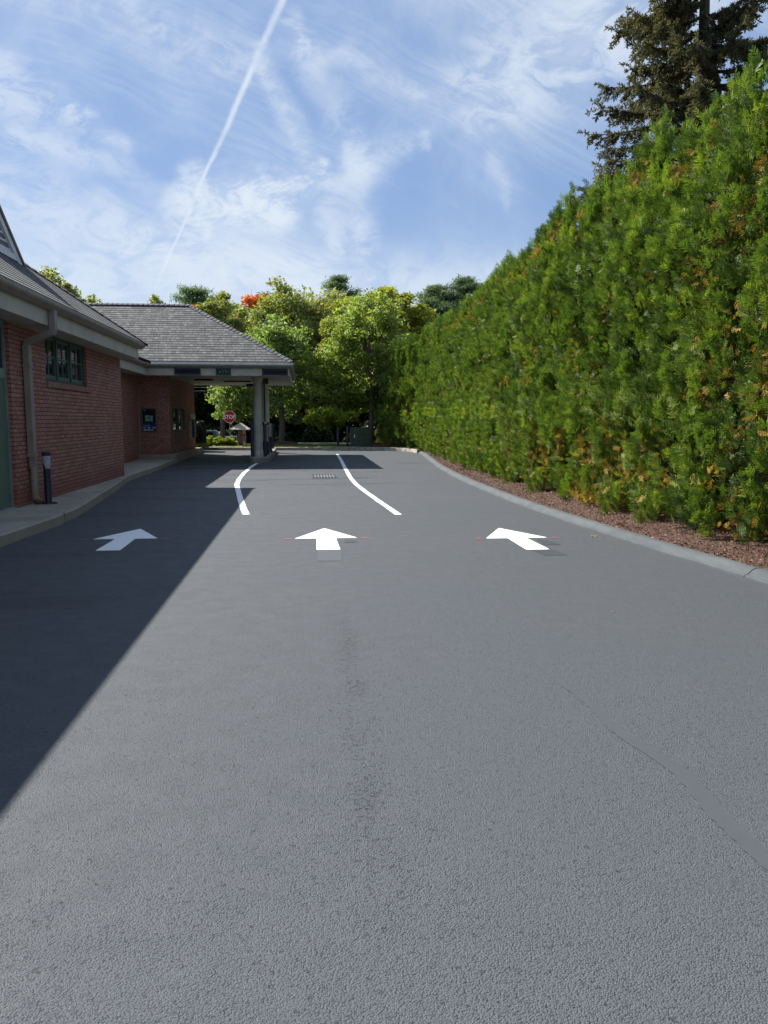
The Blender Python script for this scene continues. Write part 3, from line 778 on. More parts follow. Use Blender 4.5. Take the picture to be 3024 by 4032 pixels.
# stepped shingle slopes
def slope(mb_, axis, e0, run, lo, hi, k0, k1, z0, sl, sgn=1, expo=.19):
    """courses parallel to an eave. axis 'y': eave runs along Y at x=e0 and the roof climbs towards x = e0 - sgn*run.
       lo/hi: ends of the eave; k0/k1: how much each end moves inward per metre of horizontal run."""
    sec = math.sqrt(1 + sl * sl); n_ = int(run * sec / expo)
    for i in range(n_):
        a0 = run * i / n_; a1 = run * (i + 1) / n_
        for (r0, r1, l0, l1) in ((a0, a1, .014, .003),):
            s0, s1 = lo + k0 * r0, lo + k0 * r1; t0, t1 = hi - k1 * r0, hi - k1 * r1
            if t0 - s0 < .02: break
            t1 = max(t1, s1 + .01)
            def P(s_, r_, l_):
                if axis == 'y': return (e0 - sgn * r_, s_, z0 + sl * r_ + l_)
                return (s_, e0 + sgn * r_, z0 + sl * r_ + l_)
            v0, v1 = i * .19, (i + 1) * .19
            q = [P(s0, r0, l0), P(t0, r0, l0), P(t1, r1, l1), P(s1, r1, l1)]; uv = [(s0, v0), (t0, v0), (t1, v1), (s1, v1)]
            bt_ = [P(s0, r0, -.004), P(t0, r0, -.004), P(t0, r0, l0), P(s0, r0, l0)]; uvb = [(s0, v0), (t0, v0), (t0, v0 + .01), (s0, v0 + .01)]
            mb_.face(q, uv); mb_.face(bt_, uvb)
def caps(mb_, p0, p1, wd=.13, ln=.20):
    p0, p1 = Vector(p0), Vector(p1); d = (p1 - p0); L = d.length; d.normalize(); sd_ = d.cross(Vector((0, 0, 1))).normalized(); up = sd_.cross(d)
    n_ = int(L / ln)
    for i in range(n_):
        a_ = p0 + d * (L * i / n_); b_ = p0 + d * (L * (i + 1) / n_ + .03)
        h0, h1 = .045, .022
        drop = .075
        pts = [a_ - sd_ * wd - up * (drop - h0), a_ + up * h0, a_ + sd_ * wd - up * (drop - h0), b_ + sd_ * wd - up * (drop - h1), b_ + up * h1, b_ - sd_ * wd - up * (drop - h1)]
        mb_.face([pts[0], pts[1], pts[4], pts[5]]); mb_.face([pts[1], pts[2], pts[3], pts[4]]); mb_.face([pts[0] - up * .03, pts[2] - up * .03, pts[2], pts[1], pts[0]])
EX, EZ = -4.15, 3.585          # main eave (outer gutter line) and its height
EYN = 21.15
rf = MB()
RUN = 6.0
slope(rf, 'y', EX - .02, RUN, -4.0, EYN - .02, 1, 1, EZ + .01, SL)                  # slope facing the lot
slope(rf, 'x', EYN - .02, RUN, EX - .02 - 2 * RUN, EX - .02, 1, 1, EZ + .01, SL, sgn=-1)   # hip at the north end
slope(rf, 'x', -4.0, RUN, EX - .02 - 2 * RUN, EX - .02, 1, 1, EZ + .01, SL, sgn=1)
slope(rf, 'y', EX - .02 - 2 * RUN, RUN, -4.0, EYN - .02, 1, 1, EZ + .01, SL, sgn=-1)
roof1 = rf.build('roof', M_shingle, bank); roof1['label'] = 'steep dark grey shingle roof over the main block'
cp = MB(); caps(cp, (EX, EYN, EZ + .02), (EX - RUN, EYN - RUN, EZ + SL * RUN + .02)); caps(cp, (EX - RUN, EYN - RUN, EZ + SL * RUN + .02), (EX - RUN, -4 + RUN, EZ + SL * RUN + .02))
cp.build('ridge_cap', M_shingle, roof1)
# gablet with louvres high on the roof
gx, gy, gzb, hw, sg = -6.22, 16.85, 5.01, 1.36, .72
ga = MB(); apex = gzb + hw * sg
gab = MB()
gab.face([(gx, gy - hw, gzb), (gx, gy + hw, gzb), (gx, gy, apex)])
gab.build('gable_wall', M_white, bank)
lv = MB()
for k in range(5):
    zz = gzb + .22 + k * .14; half = (apex - .22 - zz) / sg
    if half > .1: lv.face([(gx + .012, gy - half, zz), (gx + .012, gy + half, zz), (gx + .012, gy + half - .11, zz + .085), (gx + .012, gy - half + .11, zz + .085)])
lv.build('louvre', M_black, bank)
tr = MB()
for s_ in (-1, 1):
    a_ = Vector((gx, gy + s_ * (hw + .10), gzb - .07)); c_ = Vector((gx, gy, apex))
    for (o0, o1, dpt) in ((0, -.17, .05),):
        pts = [a_, c_, c_ + Vector((0, 0, o1)), a_ + Vector((0, -s_ * .22, 0))]
        front = [p + Vector((dpt, 0, 0)) for p in pts]; back = [p + Vector((.002, 0, 0)) for p in pts]
        tr.face(front); tr.face(list(reversed(back)))
        for i in range(4): tr.face([back[i], back[(i + 1) % 4], front[(i + 1) % 4], front[i]])
tr.box(gx + .002, gx + .045, gy - hw + .25, gy + hw - .25, gzb + .02, gzb + .14)
tr.build('rake_trim', M_white, bank)
gr_ = MB()
for s_ in (-1, 1):
    a_ = Vector((gx + .09, gy + s_ * (hw + .16), gzb - .10)); c_ = Vector((gx + .09, gy, apex + .03))
    gr_.face([a_, c_, c_ + Vector((-3.0, 0, 0)), a_ + Vector((-1.6, 0, 0))]); gr_.face([a_ + Vector((0, 0, .05)), c_ + Vector((0, 0, .05)), c_ + Vector((-3.0, 0, .05)), a_ + Vector((-1.6, 0, .05))])
    gr_.face([a_, a_ + Vector((0, 0, .05)), c_ + Vector((0, 0, .05)), c_])
gr_.build('gable_roof', M_gutter, bank)
# fascia, soffit, gutter of the main block
FX = -4.33
fa_ = MB()
jn = [-4, 0, 4.2, 8.4, 12.2, 15.55, 18.25, YB]
for i in range(len(jn) - 1): fa_.box(FX - .03, FX, jn[i] + .003, jn[i + 1] - .003, 3.20, 3.47)
fa_.box(-16, FX - .001, YB - .0, YB + .03, 3.20, 3.47)
fa_.build('fascia', M_tan, bank)
MB().box(-16, FX - .031, -4, YB - .001, 3.302, 3.33).box(X0 + .001, FX - .031, -4, YB - .001, 3.205, 3.22).build('soffit', M_soffit, bank)
def gutter(path, parent, drop=.13, outw=.12):
    """K-style gutter swept along eave; path is travelled so that outward is to the right"""
    prof = [(0, 0), (-.05, -.002), (-.062, .0), (-outw + .02, .055), (-outw, .085), (-outw, drop), (-outw + .015, drop + .004), (-outw + .02, drop - .01), (-.01, drop - .012), (0, drop)]
    mb_ = MB(); rows = []
    for i, (x, y, z) in enumerate(path):
        p0 = Vector(path[max(i - 1, 0)][:2]); p = Vector((x, y)); p1 = Vector(path[min(i + 1, len(path) - 1)][:2])
        d0 = (p - p0).normalized() if i > 0 else (p1 - p).normalized(); d1 = (p1 - p).normalized() if i < len(path) - 1 else d0
        n0 = Vector((-d0.y, d0.x)); n1 = Vector((-d1.y, d1.x)); b_ = (n0 + n1); b_ = b_ / max(.3, b_.dot(n0)) if b_.length > 0 else n0
        rows.append([(x + b_.x * o, y + b_.y * o, z + h) for o, h in prof])
    for i in range(len(rows) - 1):
        for j in range(len(prof) - 1): mb_.face([rows[i][j], rows[i][j + 1], rows[i + 1][j + 1], rows[i + 1][j]])
    mb_.face(rows[0]); mb_.face(list(reversed(rows[-1])))
    return mb_.build('gutter', M_gutter, parent)
gutter([(-16, YB + .14, 3.46), (FX + .055, YB + .14, 3.46)][::-1][::-1], bank) if False else None
gutter([(FX + .002, -4, 3.455), (FX + .002, YB + .14, 3.455)], bank, .135, .165)
MB().box(EX - .16, EX - .13, -4, EYN - .03, 3.55, 3.592).build('eave_board', M_gutter, bank)
# downpipe of the main wall
dp = MB()
def ribpipe(m_, pts, a_, b_):
    """rectangular pipe along pts in the plane Y/Z or X/Z (a_: half-size along Y, b_: half-size along X)"""
    rows = []
    for i, p in enumerate(pts):
        p = Vector(p); d = (Vector(pts[min(i + 1, len(pts) - 1)]) - Vector(pts[max(i - 1, 0)])).normalized()
        u = Vector((0, 1, 0)); v = d.cross(u).normalized()
        rows.append([p + u * a_ + v * b_, p - u * a_ + v * b_, p - u * a_ - v * b_, p + u * a_ - v * b_])
    for i in range(len(rows) - 1):
        for j in range(4): m_.face([rows[i][j], rows[i][(j + 1) % 4], rows[i + 1][(j + 1) % 4], rows[i + 1][j]])
    m_.face(rows[0]); m_.face(list(reversed(rows[-1])))
py = 13.93
ribpipe(dp, [(FX + .06, py, 3.47), (FX + .06, py, 3.16), (FX + .045, py, 3.10), (X0 + .10, py, 2.93), (X0 + .075, py, 2.86), (X0 + .075, py, .98)], .075, .05)
dp.box(X0 + .012, X0 + .14, py - .086, py + .086, 2.50, 2.56); dp.box(X0 + .012, X0 + .14, py - .086, py + .086, .97, 1.04)
pipe = dp.build('downpipe', M_gutter, bank, bevel=.006)
rp = MB(); rp.lathe((X0 + .085, py, 0), [(.062, .34), (.063, .98)], 20)
rp.lathe((X0 + .085, py, 0), [(.072, .76), (.072, .81)], 20)
ribpipe(rp, [(X0 + .08, py, .99), (X0 + .083, py, .80)], .063, .047)
rp.build('pipe_boot', M_gutter, pipe, smooth=True)
sh = MB(); sh.tube([(X0 + .085, py, .36), (X0 + .085, py, .27), (X0 + .12, py, .20), (X0 + .19, py, .155)], [.063, .064, .066, .072], 18)
def rust(b, p):
    P = pos(b); z = b.xyz(P)[2]; k = b.m('ADD', b.ss(z, .15, .33, .75, -.1), b.m('SUBTRACT', b.noise(P, 14, 5, .7), .5))
    b.put(p.inputs['Base Color'], b.mix(b.ss(k, .2, .55), (.24, .18, .12), (.10, .035, .012)))
    bump(b, p, b.noise(P, 60, 3, .6), .5, .004)
sh.build('rusty_shoe', mat('rusted_steel', rough=.85, build=rust), pipe, smooth=True)
MB().box(X0 + .001, X0 + .03, py + .07, py + .14, .62, .86).box(X0 + .001, X0 + .05, py + .06, py + .12, .70, .76).build('bracket', M_gutter, pipe)
# middle link roof and canopy roof
CX1, CY0, CY1, CZ = -.42, 28.22, 36.55, 3.60
LX = -5.42
SLC = .605
rf2 = MB(); hrun = (CY1 - CY0) / 2
slope(rf2, 'x', CY0, hrun, -14, CX1, 0, 1, CZ + .08, SLC, sgn=1)
slope(rf2, 'y', CX1, hrun, CY0, CY1, 1, 1, CZ + .08, SLC)
slope(rf2, 'x', CY1, hrun, -14, CX1, 0, 1, CZ + .08, SLC, sgn=-1)
roof2 = rf2.build('roof', M_shingle, bank); roof2['label'] = 'hipped grey shingle roof over the drive-through canopy'
rf3 = MB(); slope(rf3, 'y', LX, 4.2, 19.5, 33, 0, 0, CZ + .08, SLC)
rf3.build('roof', M_shingle, bank)
cp = MB(); top = (CX1 - hrun, (CY0 + CY1) / 2, CZ + .08 + SLC * hrun + .02)
caps(cp, (CX1 - .02, CY0 + .02, CZ + .10), top); caps(cp, top, (-14, top[1], top[2])); caps(cp, (CX1 - .02, CY1 - .02, CZ + .10), top)
cp.build('ridge_cap', M_shingle, roof2)
# canopy fascia ring, soffit, gutter, flashing
fy = 28.40; fx = -.57; by = 36.37
cf = MB()
cf.box(-5.58, fx, fy, fy + .04, 3.20, 3.47); cf.box(fx - .04, fx, fy + .04, by, 3.20, 3.47); cf.box(-5.3, fx, by, by + .04, 3.20, 3.47)
cf.box(-5.62, -5.581, YB + .04, fy + .04, 3.20, 3.47)
cf.build('fascia', M_tan, bank)
MB().box(-5.3, fx - .041, fy + .041, by - .001, 3.215, 3.24).box(-6.2, -5.63, YB + .04, 29.3, 3.215, 3.24).build('soffit', M_soffit, bank)
gutter([(fx + .0, by + .04, 3.465), (fx + .0, fy - .0, 3.465), (-5.58, fy - .0, 3.465), (-5.58, YB + .05, 3.465)][::-1], bank, .125, .15) if False else gutter([(-5.578, YB + .05, 3.465), (-5.578, fy - .002, 3.465), (fx + .002, fy - .002, 3.465), (fx + .002, by + .042, 3.465), (-5.0, by + .042, 3.465)], bank, .125, .155)
MB().box(-5.40, CX1 - .01, CY0 + .012, CY0 + .03, 3.585, 3.676).box(CX1 - .03, CX1 - .012, CY0 + .031, CY1 - .02, 3.585, 3.676).build('flashing', M_drip, bank)
# small ceiling fittings under the canopy
MB().box(-4.3, -3.6, 31.0, 31.3, 3.16, 3.214).build('ceiling_light', M_signdk, bank)
MB().box(-3.3, -2.2, 32.2, 32.45, 3.17, 3.214).build('ceiling_light', M_signdk, bank)
cam_ = MB().box(-1.62, -1.42, 30.35, 30.6, 3.0, 3.214); cam_.build('ceiling_box', M_black, bank)
MB().box(-2.6, -2.3, 34.9, 35.2, 3.09, 3.214).build('ceiling_box', M_black, bank)
# columns
def column(y):
    z0 = gz(y) + .19; h = 3.214 - z0
    m_ = MB(); m_.lathe((-1.81, y, z0), [(.185, 0), (.185, .20), (.178, .21), (.172, .27), (.170, .30), (.166, .32), (.163, h * .4), (.150, h - .26), (.158, h - .25), (.158, h - .225), (.150, h - .22), (.150, h - .16), (.165, h - .13), (.205, h - .06), (.215, h - .055), (.215, h)], 32)
    return m_.build('column', M_columnp, bank, smooth=True)
for y in (29.95, 33.6, 36.0): column(y)

# column island (raised kerb)
isl = [(-2.08, 29.15), (-1.96, 28.98), (-1.62, 28.98), (-1.44, 29.25), (-1.38, 30.2), (-1.38, 36.6), (-1.55, 36.95), (-2.0, 36.95), (-2.13, 36.6), (-2.13, 29.45)]
o = MB().prism(isl, lambda x, y: gz(y) - .01, lambda x, y: gz(y) + .19).build('column_island', M_concrete, bevel=.025)
o['kind'] = 'structure'
# signs on the canopy fascia
def sign(x0, x1, z0, z1, label, txt=None):
    t = thing('canopy_sign', label, 'sign', ((x0 + x1) / 2, fy, z0), 'lane signs on the canopy fascia')
    fr = MB()
    for q in ((x0, x1, z1 - .02, z1), (x0, x1, z0, z0 + .02), (x0, x0 + .02, z0 + .02, z1 - .02), (x1 - .02, x1, z0 + .02, z1 - .02)): fr.box(q[0], q[1], fy - .05, fy - .001, q[2], q[3])
    fr.build('frame', M_signfr, t)
    MB().box(x0 + .02, x1 - .02, fy - .030, fy - .002, z0 + .02, z1 - .02).build('face', M_signdk, t)
    inn = MB()
    for q in ((x0 + .045, x1 - .045, z1 - .055, z1 - .047), (x0 + .045, x1 - .045, z0 + .047, z0 + .055), (x0 + .045, x0 + .053, z0 + .055, z1 - .055), (x1 - .053, x1 - .045, z0 + .055, z1 - .055)): inn.box(q[0], q[1], fy - .033, fy - .029, q[2], q[3])
    inn.build('inner_rim', M_signfr, t)
    if txt: text(txt, 'lettering', .155, ((x0 + x1) / 2, fy - .032, (z0 + z1) / 2 - .055), M_atm, t, bold=.004, sx=1.15, align='CENTER')
    return t
sign(-4.63, -3.70, 3.215, 3.462, 'dark blank sign on the canopy fascia, above the booth lane')
sign(-3.17, -2.64, 3.215, 3.462, 'dark sign reading ATM in green on the canopy fascia', 'ATM')
sign(-1.54, -.61, 3.212, 3.455, 'dark blank sign at the outer corner of the canopy fascia')

# ---------------------------------------------------------------- posts, machines and small things by the columns
def bollard(x, y, z, h, r, label, m=M_navy, group=None, cap=True):
    t = thing('bollard', label, 'bollard', (x, y, z), group)
    MB().lathe((x, y, z), [(r * 1.0, 0), (r, h - .012), (r * .92, h)] , 22).build('post', m, t, smooth=True)
    MB().lathe((x, y, z - .005), [(r * 1.25, 0), (r * 1.2, .02), (r * 1.02, .03)], 22).build('collar', M_black, t, smooth=True)
    return t
G1 = 'dark guard posts round the canopy columns'
iz = gz(29.7) + .19
bollard(-2.02, 29.62, iz, 1.24, .062, 'dark guard post on the left side of the front column', group=G1)
bollard(-1.54, 29.66, iz, 1.24, .062, 'dark guard post on the right side of the front column', group=G1)
bollard(-1.55, 36.35, gz(36.3) + .19, 1.14, .075, 'dark guard post behind the rear column, by the drain side', group=G1)
t = thing('teller_machine', 'slim beige teller machine with black base between the columns', 'machine', (-1.62, 31.6, gz(31.6) + .19))
z = gz(31.6) + .19
MB().box(-1.80, -1.50, 31.2, 31.9, z + .52, z + 1.17).build('cabinet', M_columnp, t, bevel=.02)
MB().box(-1.82, -1.47, 31.1, 32.0, z, z + .52).build('base', M_navy, t, bevel=.015)
MB().box(-1.498, -1.485, 31.3, 31.8, z + .62, z + 1.10).build('screen', M_black, t)
MB().box(-1.84, -1.48, 31.15, 31.95, z + 1.172, z + 1.27).build('hood', M_navy, t, bevel=.02)
t = thing('conduit_pipe', 'thin dark pipe running up behind the front column', 'pipe', (-1.585, 30.7, z))
MB().tube([(-1.585, 30.7, z), (-1.585, 30.7, 3.2)], .03, 12).build('pipe', M_black, t, smooth=True)
MB().box(-1.60, -1.53, 30.6, 30.66, 1.35, 1.55).build('switch_box', M_white, t)
t = thing('guard_box', 'low dark box at the foot of the middle column', 'box', (-1.56, 33.0, gz(33) + .19))
z = gz(33) + .19
MB().box(-1.60, -1.42, 32.85, 33.1, z, z + .62).build('body', M_navy, t, bevel=.01); MB().box(-1.61, -1.41, 32.84, 33.11, z + .622, z + .64).build('lid', M_black, t)

# flexible delineator post on the footpath
t = thing('delineator_post', 'navy marker post with torn reflective band beside the downpipe', 'post', (-4.52, 14.0, .148))
MB().lathe((-4.52, 14.0, .148), [(.062, .03), (.058, .04), (.058, .62), (.066, .70), (.072, .86), (.070, .885), (.05, .89)], 24).build('post', M_navy, t, smooth=True)
bs_ = MB(); bs_.lathe((-4.50, 14.0, .149), [(.135, 0), (.13, .018), (.075, .028)], 8)
bs_.build('base', M_black, t)
ba = MB(); N = 14
for k in range(N):
    a0, a1 = R(-130 + k * 9), R(-130 + (k + 1) * 9); rr = .0745
    zt = .84 ; lo = .62 + (.14 if k < 2 else .05 if k < 4 else 0) * (1 if k % 2 else .7)
    r0 = lambda z_: .059 + (.014 if z_ > .7 else .009 if z_ > .66 else .002)
    for z_a, z_b in ((lo, .70), (.70, zt)):
        ra = .060 + .009 * min(1, max(0, (z_a - .62) / .08)); rb = .0695 + .0045 * (z_b - .70) / .14
        ba.face([(-4.52 + ra * math.cos(a0), 14.0 + ra * math.sin(a0), .148 + z_a), (-4.52 + ra * math.cos(a1), 14.0 + ra * math.sin(a1), .148 + z_a), (-4.52 + rb * math.cos(a1), 14.0 + rb * math.sin(a1), .148 + z_b), (-4.52 + rb * math.cos(a0), 14.0 + rb * math.sin(a0), .148 + z_b)])
ba.build('reflective_band', mat('worn_reflector', build=vary((.34, .36, .40), .25, 30, 80, .3)), t)
MB().lathe((-4.52, 14.0, .148), [(.078, .868), (.078, .895), (.062, .905)], 24).build('cap', M_navy, t, smooth=True)

# ---------------------------------------------------------------- beyond the far kerb
t = thing('stop_sign', 'red octagonal STOP sign on a grey post among golden shrubs', 'sign', (-3.87, 40.3, .27))
MB().box(-3.895, -3.845, 40.31, 40.34, .2, 2.05).build('post', mat('galvanised_post', (.20, .20, .19), .5, .5), t)
def octo(r, y, th):
    m_ = MB(); pts = [(-3.87 + r * math.cos(R(22.5 + 45 * k)), 1.79 + r * math.sin(R(22.5 + 45 * k))) for k in range(8)]
    m_.face([(a_, y, b_) for a_, b_ in reversed(pts)]); m_.face([(a_, y + th, b_) for a_, b_ in pts])
    for k in range(8):
        (a_, b_), (c_, d_) = pts[k], pts[(k + 1) % 8]; m_.face([(a_, y, b_), (c_, y, d_), (c_, y + th, d_), (a_, y + th, b_)])
    return m_
M_srim = mat('sign_white', (.75, .74, .72), .5); M_sred = mat('sign_red', (.42, .015, .025), .4)
octo(.33, 40.300, .008).build('rim', M_srim, t)
octo(.308, 40.296, .0038).build('face', M_sred, t)
text('STOP', 'lettering', .27, (-3.87, 40.292, 1.79 - .095), M_srim, t, bold=.007, sx=.88, align='CENTER')
# small brick pillar with tan roof
t = thing('brick_kiosk', 'small red brick pillar with a pale hipped metal roof and posted notices', 'kiosk', (-3.25, 40.2, .27))
MB().box(-3.42, -3.20, 40.0, 40.34, .25, 1.16).build('pillar', M_brick, t)
MB().box(-3.20, -3.06, 40.02, 40.32, .25, 1.16).build('side_panel', M_columnp, t)
for q, m_ in (((.98, 1.10), M_columnp), ((.80, .94), M_sred), ((.55, .78), mat('notice_blue', (.16, .24, .28), .5)), ((.34, .52), M_drip)):
    MB().box(-3.185, -3.075, 40.008, 40.018, q[0], q[1]).build('notice', m_, t)
r_ = MB(); e = [(-3.83, 39.65), (-2.82, 39.65), (-2.82, 40.7), (-3.83, 40.7)]; ap = [(-3.36, 40.17, 1.46), (-3.26, 40.17, 1.46)]
r_.face([e[0] + (1.17,), e[1] + (1.17,), ap[1], ap[0]]); r_.face([e[1] + (1.17,), e[2] + (1.17,), ap[1]]); r_.face([e[2] + (1.17,), e[3] + (1.17,), ap[0], ap[1]]); r_.face([e[3] + (1.17,), e[0] + (1.17,), ap[0]])
r_.face([e[3] + (1.168,), e[2] + (1.168,), e[1] + (1.168,), e[0] + (1.168,)])
rr_ = r_.build('roof', mat('pale_roof_metal', build=vary((.42, .37, .30), .1, 5)), t)
se = MB()
for u in (.0, .25, .5, .75, 1.0):
    x = -3.83 + 1.01 * u; xa = -3.36 + .10 * u; se.tube([(x, 39.645, 1.175), (xa, 40.16, 1.468)], .012, 5)
se.tube([(-2.82, 40.7, 1.175), (-3.26, 40.17, 1.468)], .012, 5)
se.build('seam', M_tan, rr_)
MB().box(-3.83, -2.82, 39.64, 40.7, 1.13, 1.165).build('roof_edge', M_drip, t)
# electrical cabinet, bollards
t = thing('utility_cabinet', 'dark green electrical cabinet beside the tree trunk', 'cabinet', (2.5, 38.5, .27))
ph = R(24); cab = (2.48, 38.2)
def rbox(m_, a0, a1, b0, b1, z0, z1):
    c, s_ = math.cos(ph), math.sin(ph); P = []
    for z_ in (z0, z1):
        for (a_, b_) in ((a0, b0), (a1, b0), (a1, b1), (a0, b1)): P.append((cab[0] + a_ * c - b_ * s_, cab[1] + a_ * s_ + b_ * c, z_))
    for f in ((3, 2, 1, 0), (4, 5, 6, 7), (0, 1, 5, 4), (1, 2, 6, 5), (2, 3, 7, 6), (3, 0, 4, 7)): m_.face([P[i] for i in f])
    return m_
M_cab = mat('cabinet_green', build=vary((.040, .075, .055), .25, 6, 40, .15), rough=.45)
rbox(MB(), 0, .42, 0, .64, .30, 1.24).build('housing', M_cab, t, bevel=.01)
rbox(MB(), .424, .80, .03, .62, .30, 1.22).build('housing', M_cab, t, bevel=.01)
rbox(MB(), -.02, .44, -.02, .66, 1.242, 1.262).build('lid', M_cab, t, bevel=.005)
rbox(MB(), .44, .82, .01, .64, 1.222, 1.24).build('lid', M_cab, t, bevel=.005)
rbox(MB(), -.04, .84, -.04, .70, .24, .298).build('plinth', M_concrete, t)
rbox(MB(), -.006, -.0005, .10, .20, .75, .90).build('notice', M_white, t)
dl = MB()
for k in range(2):
    rbox(dl, -.012, -.001, .06 + k * .30, .07 + k * .30, .34, 1.20)
dl.build('door_edge', M_cab, t)
G2 = 'dark bollards before the electrical cabinet'
bollard(1.61, 38.75, .27, .98, .062, 'dark bollard left of the cabinet, farther from it', group=G2)
bollard(2.08, 38.6, .27, 1.05, .066, 'taller dark bollard touching the left side of the cabinet', group=G2)
# guard rail
t = thing('guard_rail', 'low pale steel guard rail at the edge of the woods', 'guard rail', (2, 46, 0))
gr = MB()
prof = [(.0, .30), (.03, .27), (.0, .22), (.03, .17), (.0, .12)]
for x0_, x1_ in ((-1.6, 1.3), (1.31, 4.6), (4.61, 8)):
    for i in range(4):
        gr.face([(x0_, 46 - prof[i + 1][0], prof[i + 1][1]), (x1_, 46 - prof[i + 1][0], prof[i + 1][1]), (x1_, 46 - prof[i][0], prof[i][1]), (x0_, 46 - prof[i][0], prof[i][1])])
gr.build('rail', mat('weathered_zinc', build=vary((.42, .44, .42), .2, 3, 40, .2), rough=.5), t)
for x in (-1.4, .4, 2.2, 4.0, 5.8, 7.6): MB().box(x, x + .10, 46.01, 46.14, -.4, .28).build('post', M_bark, t)
# utility wires on two poles
for k, z_ in enumerate((3.86, 3.62)):
    m_ = MB(); m_.tube([(-17 + i * 1.6, 55, z_ + .0009 * ((i - 9) * 1.6) ** 2) for i in range(19)], .022, 6)
    o = m_.build('utility_wire', mat('wire_grey', (.30, .32, .33), .5)); tag(o, ('upper' if k == 0 else 'lower') + ' thin grey overhead wire seen beyond the booth under the canopy', 'wire', 'overhead wires')
for x, lb in ((-17, 'brown wooden utility pole behind the bank building'), (11.8, 'brown wooden utility pole hidden behind the hedge')):
    t = thing('utility_pole', lb, 'pole', (x, 55, -.9)); m_ = MB(); m_.tube([(x, 55, -.9), (x, 55, 4.6)], [.15, .11], 10); m_.build('pole', M_bark, t)
# pickup truck down on the street
M_truck = mat('slate_blue_paint', build=vary((.12, .17, .24), .08, 3, 20, 0), rough=.3); 
tk = thing('pickup_truck', 'old blue-grey pickup truck parked beyond the golden shrubs', 'pickup truck', (-8.2, 72, -1.13))
def xz(m_, pts, y0, y1):
    m_.face([(a_, y0, b_) for a_, b_ in pts]); m_.face([(a_, y1, b_) for a_, b_ in reversed(pts)])
    for i in range(len(pts)):
        (a_, b_), (c_, d_) = pts[i], pts[(i + 1) % len(pts)]; m_.face([(a_, y1, b_), (c_, y1, d_), (c_, y0, d_), (a_, y0, b_)])
    return m_
T = lambda q: [(x, z - 1.13) for x, z in q]
xz(MB(), T([(-11.2, .45), (-6.35, .45), (-6.30, .62), (-6.33, 1.28), (-8.02, 1.30), (-8.02, 1.12), (-9.55, 1.12), (-11.1, 1.02), (-11.3, .8)]), 71.1, 72.9).build('body', M_truck, tk, bevel=.03)
xz(MB(), T([(-9.9, 1.12), (-8.0, 1.12), (-8.06, 1.78), (-8.2, 1.82), (-9.15, 1.82), (-9.3, 1.76)]), 71.2, 72.8).build('cab', M_truck, tk, bevel=.03)
xz(MB(), T([(-9.45, 1.20), (-8.35, 1.20), (-8.35, 1.68), (-9.1, 1.68)]), 71.185, 71.199).build('window', M_glass, tk)
MB().box(-6.335, -6.27, 71.15, 71.35, -.30, .10).build('taillight', M_sred, tk)
MB().box(-11.2, -6.35, 71.085, 71.099, -.42, -.34).build('side_trim', M_drip, tk)
MB().box(-6.34, -6.2, 71.2, 72.8, -.66, -.52).build('bumper', M_alu, tk)
for x in (-10.3, -7.3):
    for y in (71.1, 72.7):
        wh = MB(); wh.tube([(x, y - .02, -.78), (x, y + .22, -.78)], .35, 20); wo_ = wh.build('wheel', M_black, tk)
        MB().tube([(x, y - .03, -.78), (x, y - .021, -.78)], .18, 16).build('rim', M_alu, wo_)

# ---------------------------------------------------------------- vegetation
def unit(v): return v / np.maximum(np.linalg.norm(v, axis=-1, keepdims=True), 1e-9)
def leaf_quads(rs, cen, size, aspect, tint, up=None):
    """pointed quads: cen (n,3), size (n,), tint (n,)"""
    n_ = len(cen)
    u = unit(rs.normal(size=(n_, 3)) * (1, 1, .8) + (0 if up is None else up))
    v = unit(np.cross(u, rs.normal(size=(n_, 3))))
    s = size[:, None]
    V = np.stack([cen - u * s, cen + v * s * aspect, cen + u * s, cen - v * s * aspect], 1).reshape(-1, 3)
    F = np.arange(n_ * 4).reshape(-1, 4)
    return V, F, np.repeat(tint, 4)
def crown_points(rs, n_, nclump, c, r, rc, surf=4.5, flat=.75, bottom=None):
    d = unit(rs.normal(size=(nclump, 3))); rad = rs.random(nclump) ** (1 / surf)
    # lumpy outline
    lump = 1 + .16 * np.sin(d[:, 0] * 5 + c[0]) * np.cos(d[:, 2] * 4 + c[1]) + .05 * rs.normal(size=nclump)
    cc = np.array(c) + d * np.array(r) * (rad * lump)[:, None]
    if bottom is not None: cc[:, 2] = np.maximum(cc[:, 2], bottom + rs.random(nclump) * .8)
    idx = rs.integers(0, nclump, n_); tc = rs.random(nclump)
    csz = rc * (.6 + .8 * rs.random(nclump))
    off = unit(rs.normal(size=(n_, 3))) * (rs.random(n_) ** .5)[:, None] * csz[idx][:, None] * np.array([1, 1, flat])
    tint = np.clip(.6 * tc[idx] + .4 * rs.random(n_) , 0, 1)
    return cc[idx] + off, tint, cc
